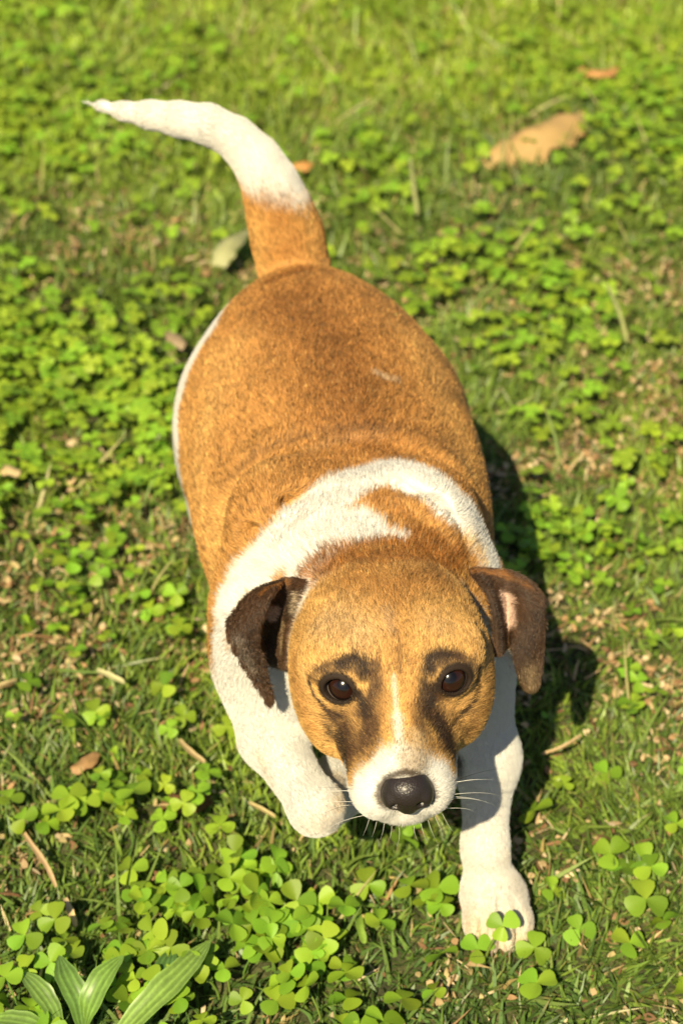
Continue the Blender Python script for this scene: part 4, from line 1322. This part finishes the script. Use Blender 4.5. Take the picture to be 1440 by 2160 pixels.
    ('dark', 0.00277, 0.00222, 0.7, [(0.0941, 0.777, 0.2278), (0.0986, 0.7775, 0.2219)], 'ear'),
    ('dark', 0.00388, 0.00277, 0.6, [(0.1012, 0.795, 0.2489), (0.108, 0.7888, 0.2432)], 'ear'),
    ('dark', 0.00247, 0.00165, 0.9, [(0.089, 0.7799, 0.2435), (0.0907, 0.7718, 0.2324), (0.0932, 0.7676, 0.2214)], 'ear'),
    ('fawn', 0.00446, 0.00557, 0.35, [(0.1105, 0.7655, 0.2067), (0.1122, 0.7646, 0.1962)], 'ear'),
    ('cream', 0.01204, 0.00903, 0.8, [(0.0857, 0.7296, 0.0169), (0.0993, 0.7266, 0.0114), (0.113, 0.7283, 0.0116)], 'coat'),
    ('fawn', 0.0009, 0.00121, 0.8, [(0.0867, 0.7321, 0.0185), (0.0877, 0.7278, 0.0099)], 'coat'),  # thin fawn strokes from here: shade between the toes, painted in
    ('fawn', 0.0009, 0.0012, 0.8, [(0.0974, 0.7316, 0.0213), (0.0977, 0.7225, 0.015)], 'coat'),
    ('fawn', 0.0009, 0.0012, 0.8, [(0.1078, 0.7302, 0.0207), (0.1086, 0.7241, 0.0143)], 'coat'),
    ('cream', 0.00637, 0.00406, 0.6, [(-0.0024, 0.7717, 0.1121), (-0.0011, 0.7384, 0.1259)], 'coat'),
    ('cream', 0.00349, 0.00349, 0.4, [(-0.051, 0.7719, 0.1324), (-0.0435, 0.7585, 0.1215)], 'coat'),
    ('cream', 0.00849, 0.00622, 0.35, [(-0.017, 0.7247, 0.1221), (-0.0057, 0.7288, 0.1238)], 'coat'),
    ('cream', 0.00304, 0.00304, 0.3, [(0.1063, 0.7666, 0.0485)], 'coat'),
    ('rust', 0.00754, 0.00685, 0.5, [(-0.0547, 1.1485, 0.3193), (-0.0411, 1.148, 0.3139), (-0.0446, 1.144, 0.3045)], 'coat'),
    ('rust', 0.00623, 0.00623, 0.4, [(-0.0346, 1.1409, 0.287), (-0.0415, 1.1384, 0.2805)], 'coat'),
    ('gold', 0.00625, 0.00625, 0.4, [(-0.0242, 1.155, 0.3027), (-0.0191, 1.1473, 0.2796)], 'coat'),
    ('gold', 0.00558, 0.00558, 0.5, [(-0.0623, 1.1494, 0.294), (-0.0596, 1.1469, 0.264)], 'coat'),
]
#PAINT-END


def poly_dist(P, pts):
    d = np.full(len(P), 9.0)
    if len(pts) == 1:
        return np.linalg.norm(P - pts[0], axis=1)
    for a, b in zip(pts[:-1], pts[1:]):
        ab = b - a
        t = np.clip((P - a) @ ab / (ab @ ab + 1e-12), 0, 1)
        d = np.minimum(d, np.linalg.norm(P - a - t[:, None] * ab, axis=1))
    return d


def coat(P, N, A, seed=0, jitter=1.0, fields=None):
    r = np.random.default_rng(seed)
    n = len(P)
    body_d, head_d, tail_d, ear_d = fields
    j = r.normal(0, 1, n) * jitter
    # saddle of tan and rust over the back
    top = sstep(0.20, 0.28, P[:, 2])
    c = TAN * (1 - 0.30 * top[:, None]) + RUST * (0.30 * top[:, None])
    # white below
    line = 0.118 + 0.01 * np.sin(P[:, 1] * 30)
    line = np.where(P[:, 1] < 0.87, 0.150 + (0.87 - P[:, 1]) * 0.2, line)
    w = sstep(0.004, -0.004, P[:, 2] - line + 0.004 * j * 0.4 + (noise(P, 60, 3) - 0.5) * 0.012)
    c = c * (1 - w[:, None]) + WHITE * w[:, None]
    # white patch on the right haunch, running down into the white hind leg
    f = np.interp(P[:, 2], [0.10, 0.19, 0.205, 0.22, 0.235, 0.2525], [1.040, 1.022, 1.036, 1.046, 1.060, 1.072])
    w = sstep(-0.003, 0.003, P[:, 1] - f + 0.0012 * j + (noise(P, 70, 9) - 0.5) * 0.006) * sstep(0.258, 0.250, P[:, 2]) \
        * sstep(-0.055, -0.066, P[:, 0] + (noise(P, 60, 10) - 0.5) * 0.02) * sstep(1.135, 1.118, P[:, 1] + (noise(P, 60, 14) - 0.5) * 0.02)
    c = c * (1 - w[:, None]) + WHITE * w[:, None]
    # front of the chest and neck
    w = sstep(0.006, -0.006, P[:, 1] - 0.812 - 0.25 * (0.2 - P[:, 2]) + 0.003 * j)
    c = c * (1 - w[:, None]) + WHITE * w[:, None]
    # head base colour
    ish = sstep(0.004, -0.004, head_d - body_d - 0.002 + 0.002 * j)
    hc = GOLD * 0.75 + TAN * 0.25
    c = c * (1 - ish[:, None]) + hc * ish[:, None]
    # tail: tan foot, white brush
    ist = sstep(0.004, -0.002, tail_d - np.minimum(body_d, head_d))
    tw = sstep(0.306, 0.320, P[:, 2] + 0.25 * (P[:, 0] + 0.045) + (noise(P, 50, 8) - 0.5) * 0.014 + 0.003 * j)
    tcol = (TAN * 0.85 + RUST * 0.15) * (1 - tw[:, None]) + WHITE * tw[:, None]
    c = c * (1 - ist[:, None]) + tcol * ist[:, None]
    # ears
    ise = sstep(0.0025, -0.0005, ear_d - 0.0028)
    c = c * (1 - ise[:, None]) + (UMBER * 0.62 + DARK * 0.38) * ise[:, None]
    lid = np.full(n, 9.0)
    for i, e in enumerate(EYES):
        rr_, uu, oo = eye_frame(i)
        q = P - e
        a_, b_, c_ = q @ rr_, q @ uu, q @ oo
        lid = np.minimum(lid, np.where(c_ > -0.008, np.sqrt((a_ / 1.18) ** 2 + (b_ + 0.0004) ** 2), 9.0))
    w = sstep(0.0111, 0.0092, lid + 0.0004 * j)
    dark_lid = w
    for ink, rad, soft, op, pts, part in PAINT:
        pts = np.array(pts)
        lo, hi = pts.min(0) - rad - 2 * soft, pts.max(0) + rad + 2 * soft
        m = np.all((P > lo) & (P < hi), axis=1)
        if not m.any():
            continue
        Pm = P[m]
        d = poly_dist(Pm, pts) + soft * 0.45 * j[m] + (noise(Pm, 1.2 / max(rad, 0.004), 12) - 0.5) * min(rad, 0.01) * 0.5
        w = op * sstep(rad + soft, rad - soft, d) * (ise[m] if part == 'ear' else 1 - ise[m])
        c[m] = c[m] * (1 - w[:, None]) + INKS[ink] * w[:, None]
    q = (P - HC) @ HM + HC
    w = sstep(0.692, 0.684, q[:, 1]) * sstep(0.2135, 0.2095, q[:, 2]) * (1 - ise) * sstep(0.05, 0.03, np.abs(q[:, 0] - HC[0]))
    nd_ = np.linalg.norm((P - NOSE) @ HM / np.array([0.0165, 0.03, 0.0130]), axis=1)
    w *= sstep(0.95, 1.15, nd_)
    c = c * (1 - w[:, None]) + WHITE * w[:, None]
    wt = sstep(0.35, 0.55, c[:, 2])
    st = wt * np.clip((fbm(P, 16, 61) - 0.42) * 0.8, 0, 0.16) * (0.5 + 0.9 * sstep(0.16, 0.03, P[:, 2]))
    c = c * (1 - st[:, None]) + CREAM * 0.9 * st[:, None]
    c = c * (1 - dark_lid[:, None]) + DARK * 0.6 * dark_lid[:, None]
    return np.clip(c, 0.004, 0.9)


def region_fields(P, A):
    x, y, z = P[:, 0], P[:, 1], P[:, 2]
    d = {'body': np.full(len(P), 9.0), 'head': np.full(len(P), 9.0), 'tail': np.full(len(P), 9.0), 'ear': np.full(len(P), 9.0)}
    wsum = np.zeros(len(P))
    flow = np.zeros((len(P), 3))
    ln = np.zeros(len(P))
    ears = []
    for p in A:
        key = p.part if p.part in d else 'body'
        if p.part == 'ear':
            m = np.all((P > p.lo - 0.02) & (P < p.hi + 0.02), axis=1)
            dist = np.full(len(P), 9.0)
            fl = np.zeros((len(P), 3))
            if m.any():
                dd, ii = p.near(P[m])
                dist[m] = dd - p.th
                fl[m] = p.flows[ii]
            ears.append(dist)
        else:
            dist = p(x, y, z)
            fl = p.flow[None]
        d[key] = np.minimum(d[key], dist)
        w = np.exp(-np.clip(dist, -0.002, 0.2) / 0.004) * (1.0 if p.part != 'ear' else 4.0)
        wsum += w
        flow += fl * w[:, None]
        ln += p.ln * w
    return (d['body'], d['head'], d['tail'], d['ear']), flow / wsum[:, None], ln / wsum, ears


def make_fur(dog, V, Q, N, A, mat):
    r = np.random.default_rng(77)
    T = np.concatenate([Q[:, [0, 1, 2]], Q[:, [0, 2, 3]]])
    a, b, c = V[T[:, 0]], V[T[:, 1]], V[T[:, 2]]
    area = 0.5 * np.linalg.norm(np.cross(b - a, c - a), axis=1)
    cen = (a + b + c) / 3
    # closer hair on the face, which is nearer and sharper
    headness = sstep(0.83, 0.79, cen[:, 1])
    dens = 1.0e6 * (1.55 + 2.6 * headness)
    dens *= np.where((cen[:, 2] < 0.115) & (cen[:, 1] > 0.85), 0.5, 1)
    dens *= np.where((N[T[:, 0], 1] > 0.75) & (cen[:, 1] > 1.0), 0.5, 1)
    w = area * dens
    n = int(w.sum())
    n = min(n, 520000)
    tri = r.choice(len(T), n, p=w / w.sum())
    u, v = r.random(n), r.random(n)
    f = u + v > 1
    u[f], v[f] = 1 - u[f], 1 - v[f]
    P = a[tri] + u[:, None] * (b - a)[tri] + v[:, None] * (c - a)[tri]
    NN = N[T[tri, 0]] * (1 - u - v)[:, None] + N[T[tri, 1]] * u[:, None] + N[T[tri, 2]] * v[:, None]
    NN /= np.linalg.norm(NN, axis=1)[:, None] + 1e-9
    # keep eyes and nose bare
    ok = np.ones(n, bool)
    for i, e in enumerate(EYES):
        rr_, uu, oo = eye_frame(i)
        q = P - e
        al, bl, cl = q @ rr_, q @ uu, q @ oo
        ok &= ~((np.sqrt((al / 0.0102) ** 2 + (bl / 0.0078) ** 2) < 1) & (cl > -0.006))
    q = (P - NOSE) @ HM
    ok &= ~((np.sqrt((q[:, 0] / 0.0146) ** 2 + ((q[:, 2]) / 0.0108) ** 2) < 1) & (q[:, 1] < 0.012))
    P, NN = P[ok], NN[ok]
    n = len(P)
    fields, flow, ln, ears = region_fields(P, A)
    col = coat(P, NN, A, 5, 1.0, fields)
    # per-hair and per-tuft variety; agouti tips on the tan coat
    whiteness = sstep(0.25, 0.6, col[:, 2])
    tuft = noise(P * np.array([1.4, 0.75, 1.1]), 400, 31)
    tuft2 = noise(P, 90, 33)
    var = r.normal(0, 0.26, n) + (tuft - 0.5) * 1.05 + (tuft2 - 0.5) * 0.42
    var *= (1 - 0.90 * whiteness)
    var *= np.where(fields[1] < fields[0], 0.72, 1.0)
    col = col * np.exp(var)[:, None]
    darkh = (r.random(n) < 0.16 * (1 - whiteness)) & (fields[3] > 0.004)
    col[darkh] *= 0.35
    pale = (r.random(n) < 0.10 * (1 - whiteness)) & (fields[3] > 0.004)
    col[pale] = col[pale] * 0.5 + np.array([0.62, 0.40, 0.15]) * 0.5 * np.clip(col[pale].sum(1) / 0.7, 0.1, 1)[:, None]
    col = np.clip(col, 0.003, 0.88)
    # lie of the coat
    jit = np.stack([noise(P, 45, s) - 0.5 for s in (41, 42, 43)], 1) * 0.75 + r.normal(0, 0.17, (n, 3))
    smooth = 1 - 0.65 * np.maximum(whiteness, (fields[2] < np.minimum(fields[0], fields[1])))
    jit *= smooth[:, None]
    t = flow / (np.linalg.norm(flow, axis=1)[:, None] + 1e-6) + jit
    t -= NN * np.sum(t * NN, 1)[:, None]
    t /= np.linalg.norm(t, axis=1)[:, None] + 1e-9
    ed = np.minimum(np.linalg.norm(P - EYES[0], axis=1), np.linalg.norm(P - EYES[1], axis=1))
    nd = np.linalg.norm(P - NOSE, axis=1)
    L = ln * r.uniform(0.6, 1.15, n) * np.interp(ed, [0.011, 0.022], [0.35, 1.0]) * np.interp(nd, [0.014, 0.03], [0.5, 1.0])
    lift0 = R(20) + r.normal(0, R(7), n)
    lift0 = np.where(fields[2] < np.minimum(fields[0], fields[1]), R(11), lift0)
    lift0 = np.where(whiteness > 0.5, lift0 * 0.9, lift0)
    pts = [P - NN * 0.0006]
    p = P
    for k in range(3):
        a_ = lift0 * (1 - 0.36 * k)
        p = p + (t * np.cos(a_)[:, None] + NN * np.sin(a_)[:, None]) * (L / 3)[:, None]
        pts.append(p)
    PT = np.stack(pts, 1)
    rad0 = np.interp(P[:, 1], [0.72, 0.95], [0.000085, 0.000150]) * r.uniform(0.8, 1.2, n)
    RD = rad0[:, None] * np.array([1.0, 0.95, 0.7, 0.15])[None]

    def curves(name, m, parent):
        k = int(m.sum())
        hc = bpy.data.hair_curves.new(name)
        hc.add_curves([4] * k)
        hc.attributes['position'].data.foreach_set('vector', PT[m].astype(np.float32).ravel())
        ra = hc.attributes.get('radius') or hc.attributes.new('radius', 'FLOAT', 'POINT')
        ra.data.foreach_set('value', RD[m].astype(np.float32).ravel())
        ca = hc.attributes.new('tint', 'FLOAT_COLOR', 'CURVE')
        ca.data.foreach_set('color', np.concatenate([col[m], np.ones((k, 1))], 1).astype(np.float32).ravel())
        hc.materials.append(mat)
        o = link(name, hc, parent)
        return o

    e0 = ears[0] < 0.0015
    e1 = ears[1] < 0.0015
    tl = (fields[2] < np.minimum(fields[0], fields[1])) & ~e0 & ~e1
    rest = ~(e0 | e1 | tl)
    fur = curves('fur', rest, dog)
    ea = curves('ear_fur', e0, dog)
    eb = curves('ear_fur', e1, dog)
    tf = curves('tail_fur', tl, dog)
    for o in (fur, ea, eb, tf):
        o['kind'] = 'stuff'
    ea['label'] = 'dark brown folded ear with its tip hanging forward'
    eb['label'] = 'dark brown ear turned out, pale pink inside'
    tf['label'] = 'raised tail, tan at the foot and white to the tip'
    print('hairs', n)


def make_dog():
    A = dog_prims()
    V, Q = sculpt(A)
    N = vert_normals(V, Q)
    fields, flow, ln, ears = region_fields(V, A)
    col = coat(V, N, A, 4, 0.2, fields)
    m, n, out = new_mat('dog_skin')
    a = n.nodes.new('ShaderNodeAttribute')
    a.attribute_name = 'tint'
    p = principled(n, Roughness=0.75)
    p.inputs['Specular IOR Level'].default_value = 0.25
    n.links.new(a.outputs['Color'], p.inputs['Base Color'])
    n.links.new(p.outputs[0], out.inputs['Surface'])
    dog = link('dog', mesh_from('dog', V, Q, m, attrs={'tint': col}))
    tag(dog, 'stout tan and white short haired dog walking forward with one forepaw raised', 'dog')
    # fur
    fm, n, out = new_mat('dog_fur')
    a = n.nodes.new('ShaderNodeAttribute')
    a.attribute_name = 'tint'
    p = principled(n, Roughness=0.40)
    p.inputs['Specular IOR Level'].default_value = 0.38
    n.links.new(a.outputs['Color'], p.inputs['Base Color'])
    n.links.new(p.outputs[0], out.inputs['Surface'])
    make_fur(dog, V, Q, N, A, fm)
    make_face(dog)
    return dog


def uv_ball(rad, nu=40, nv=28):
    V = [(0, 0, rad)]
    for i in range(1, nv):
        t = math.pi * i / nv
        for j in range(nu):
            q = 2 * math.pi * j / nu
            V.append((rad * math.sin(t) * math.cos(q), rad * math.sin(t) * math.sin(q), rad * math.cos(t)))
    V.append((0, 0, -rad))
    F = [(0, 1 + j, 1 + (j + 1) % nu) for j in range(nu)]
    for i in range(nv - 2):
        for j in range(nu):
            a, b = 1 + i * nu + j, 1 + i * nu + (j + 1) % nu
            F.append((a, a + nu, b + nu, b))
    L = len(V) - 1
    F += [(L, L - nu + (j + 1) % nu, L - nu + j) for j in range(nu)]
    return np.array(V), F


def make_face(dog):
    # eyes: gaze axis is local z
    m, n, out = new_mat('eye')
    tc = n.nodes.new('ShaderNodeTexCoord')
    sp = n.nodes.new('ShaderNodeSeparateXYZ')
    n.links.new(tc.outputs['Object'], sp.inputs[0])
    dv = n.nodes.new('ShaderNodeMath')
    dv.operation = 'DIVIDE'
    dv.inputs[1].default_value = EYE_R
    n.links.new(sp.outputs['Z'], dv.inputs[0])
    ac = n.nodes.new('ShaderNodeMath')
    ac.operation = 'ARCCOSINE'
    n.links.new(dv.outputs[0], ac.inputs[0])
    cr = n.nodes.new('ShaderNodeValToRGB')
    e = cr.color_ramp.elements
    e[0].position, e[0].color = 0.0, (0.004, 0.003, 0.003, 1)
    e[1].position, e[1].color = 1.0, (0.45, 0.38, 0.33, 1)
    for pos, c in ((0.20, (0.004, 0.003, 0.003)), (0.27, (0.018, 0.006, 0.004)), (0.50, (0.027, 0.010, 0.006)), (0.58, (0.010, 0.005, 0.004)), (0.70, (0.012, 0.008, 0.007)), (0.80, (0.34, 0.28, 0.25))):
        k = e.new(pos)
        k.color = (*c, 1)
    dd = n.nodes.new('ShaderNodeMath')
    dd.operation = 'DIVIDE'
    dd.inputs[1].default_value = 1.6
    n.links.new(ac.outputs[0], dd.inputs[0])
    n.links.new(dd.outputs[0], cr.inputs['Fac'])
    p = principled(n, Roughness=0.5)
    p.inputs['Coat Weight'].default_value = 1.0
    p.inputs['Coat Roughness'].default_value = 0.16
    p.inputs['Specular IOR Level'].default_value = 0.0
    n.links.new(cr.outputs[0], p.inputs['Base Color'])
    n.links.new(p.outputs[0], out.inputs['Surface'])
    V, F = uv_ball(EYE_R)
    em = mesh_from('eye', V, F, m)
    for i, e_ in enumerate(EYES):
        o = link('eye', em, dog, e_)
        g = (Vector((0, 0, CAM_Z)) - Vector(e_)).normalized()
        g = (g + Vector(eye_frame(i)[2]) * 0.25).normalized()
        o.rotation_euler = g.to_track_quat('Z', 'Y').to_euler()
    # nose leather
    m, n, out = new_mat('nose_leather')
    p = principled(n, Roughness=0.40)
    p.inputs['Base Color'].default_value = (0.020, 0.014, 0.013, 1)
    p.inputs['Coat Weight'].default_value = 0.12
    p.inputs['Coat Roughness'].default_value = 0.25
    tc = n.nodes.new('ShaderNodeTexCoord')
    vo = n.nodes.new('ShaderNodeTexVoronoi')
    vo.inputs['Scale'].default_value = 900
    n.links.new(tc.outputs['Object'], vo.inputs['Vector'])
    bp = n.nodes.new('ShaderNodeBump')
    bp.inputs['Strength'].default_value = 0.35
    bp.inputs['Distance'].default_value = 0.0006
    n.links.new(vo.outputs['Distance'], bp.inputs['Height'])
    n.links.new(bp.outputs[0], p.inputs['Normal'])
    n.links.new(p.outputs[0], out.inputs['Surface'])
    g = np.linspace(-0.022, 0.022, 74)
    X, Y, Z = g[:, None, None], g[None, :, None], g[None, None, :]
    S = Ell((0, 0.003, 0.0005), (0.0142, 0.0120, 0.0095))(X, Y, Z)
    S = sd_union(S, Ell((0, 0.004, 0.0062), (0.0112, 0.0105, 0.0070))(X, Y, Z), 0.006)
    for sx in (-1, 1):
        S = sd_union(S, Ell((sx * 0.0098, 0.0015, -0.0015), (0.0050, 0.0085, 0.0062))(X, Y, Z), 0.004)
    S = sd_union(S, Ell((0, 0.0005, -0.0065), (0.0058, 0.0075, 0.0060))(X, Y, Z), 0.005)
    for sx in (-1, 1):
        S = -sd_union(-S, Ell((sx * 0.0072, -0.0078, -0.0022), (0.0029, 0.0050, 0.0024), Matrix.Rotation(R(sx * 25), 3, 'Y'))(X, Y, Z), 0.002)
        S = -sd_union(-S, Cone((sx * 0.0092, -0.007, -0.0032), (sx * 0.0135, -0.001, -0.0052), 0.0014, 0.0010)(X, Y, Z), 0.0015)
    S = -sd_union(-S, Cone((0, -0.0095, -0.001), (0, -0.0068, -0.0125), 0.0005, 0.0008)(X, Y, Z), 0.002)
    V, Q = surface_nets(S.astype(np.float32), g, g, g)
    o = link('nose', mesh_from('nose', V, Q, m), dog, NOSE)
    o.rotation_euler = HMAT.to_euler()
    o.scale = (0.93, 0.95, 0.95)
    # whiskers, each a thin tapering hair
    wl, n, out = new_mat('whisker_pale')
    p = principled(n, Roughness=0.35)
    p.inputs['Base Color'].default_value = (0.78, 0.74, 0.66, 1)
    n.links.new(p.outputs[0], out.inputs['Surface'])
    wd, n, out = new_mat('whisker_dark')
    p = principled(n, Roughness=0.35)
    p.inputs['Base Color'].default_value = (0.02, 0.015, 0.01, 1)
    n.links.new(p.outputs[0], out.inputs['Surface'])

    def whisker(a, d1, d2, L, mat, rad=0.00013):
        d1 = np.array(d1) / np.linalg.norm(d1)
        d2 = np.array(d2) / np.linalg.norm(d2)
        P = []
        p = np.array(a, float)
        for k in range(9):
            P.append(p.copy())
            f = k / 8
            d = d1 * (1 - f) + d2 * f
            p = p + d / np.linalg.norm(d) * L / 8
        V, F = [], []
        for k, q in enumerate(P):
            rr_ = rad * (1 - 0.85 * k / 8)
            t = P[min(k + 1, 8)] - P[max(k - 1, 0)]
            t /= np.linalg.norm(t)
            s = np.cross(t, (0.3, 0.5, 0.8))
            s /= np.linalg.norm(s)
            b = np.cross(t, s)
            for c in range(4):
                an = math.pi / 2 * c
                V.append(q - P[0] + (s * math.cos(an) + b * math.sin(an)) * rr_)
        for k in range(8):
            for c in range(4):
                x, y = k * 4 + c, k * 4 + (c + 1) % 4
                F.append((x, y, y + 4, x + 4))
        link('whisker', mesh_from('whisker', np.array(V), F, mat), dog, P[0])

    rw = random.Random(9)
    for sx in (-1, 1):
        for k in range(7):
            a = hd(sx * (0.0275 - 0.0008 * k), 0.668 + 0.0022 * (k % 3), 0.2120 - 0.0035 * k)
            whisker(a, HM @ np.array([sx * 1.0, 0.2 + rw.uniform(-.15, .2), rw.uniform(0.0, .25) - 0.06 * k]),
                    HM @ np.array([sx * 0.55, 0.55, -0.65 - 0.12 * k]), rw.uniform(0.020, 0.036), wl if rw.random() < 0.75 else wd)
        for k in range(5):
            a = hd(sx * (0.004 + 0.0040 * k), 0.662 + 0.001 * k, 0.1855 + 0.0010 * k)
            whisker(a, HM @ np.array([sx * 0.25 * k / 3, -0.35, -0.8]), HM @ np.array([sx * 0.4, 0.05, -1]), rw.uniform(0.009, 0.017), wl, 0.00011)
    # claws
    cm, n, out = new_mat('claw_horn')
    p = principled(n, Roughness=0.4)
    p.inputs['Base Color'].default_value = (0.20, 0.15, 0.10, 1)
    n.links.new(p.outputs[0], out.inputs['Surface'])
    ring = 6
    V, F = [], []
    for k in range(5):
        f = k / 4
        for c in range(ring):
            an = 2 * math.pi * c / ring
            V.append((0.0018 * (1 - f * 0.9) * math.cos(an), -0.0052 * f, 0.0022 * (1 - f * 0.9) * math.sin(an) - 0.0042 * f * f))
    for k in range(4):
        for c in range(ring):
            x, y = k * ring + c, k * ring + (c + 1) % ring
            F.append((x, y, y + ring, x + ring))
    claw = mesh_from('claw', np.array(V), F, cm)
    for t in (-1.5, -0.5, 0.5, 1.5):
        link('claw', claw, dog, (0.1005 + t * 0.0114, 0.7220 + 0.0045 * abs(t) - (0.002 if abs(t) < 1 else 0), 0.0095), (0, 0, R(-t * 7)))
        for sx in (-1, 1):
            link('claw', claw, dog, (-0.014 + sx * 0.058 + t * 0.0105, 1.055 + 0.003 * abs(t), 0.0095))
        link('claw', claw, dog, (-0.004 + t * 0.0095, 0.807 - 0.003 * abs(t), 0.067), (R(130), 0, 0))


if not globals().get('DESIGN_ONLY'):
    make_ground()
    make_dog()
    make_thatch()
    make_grass()
    make_clover()
    make_plantain()
    make_litter()
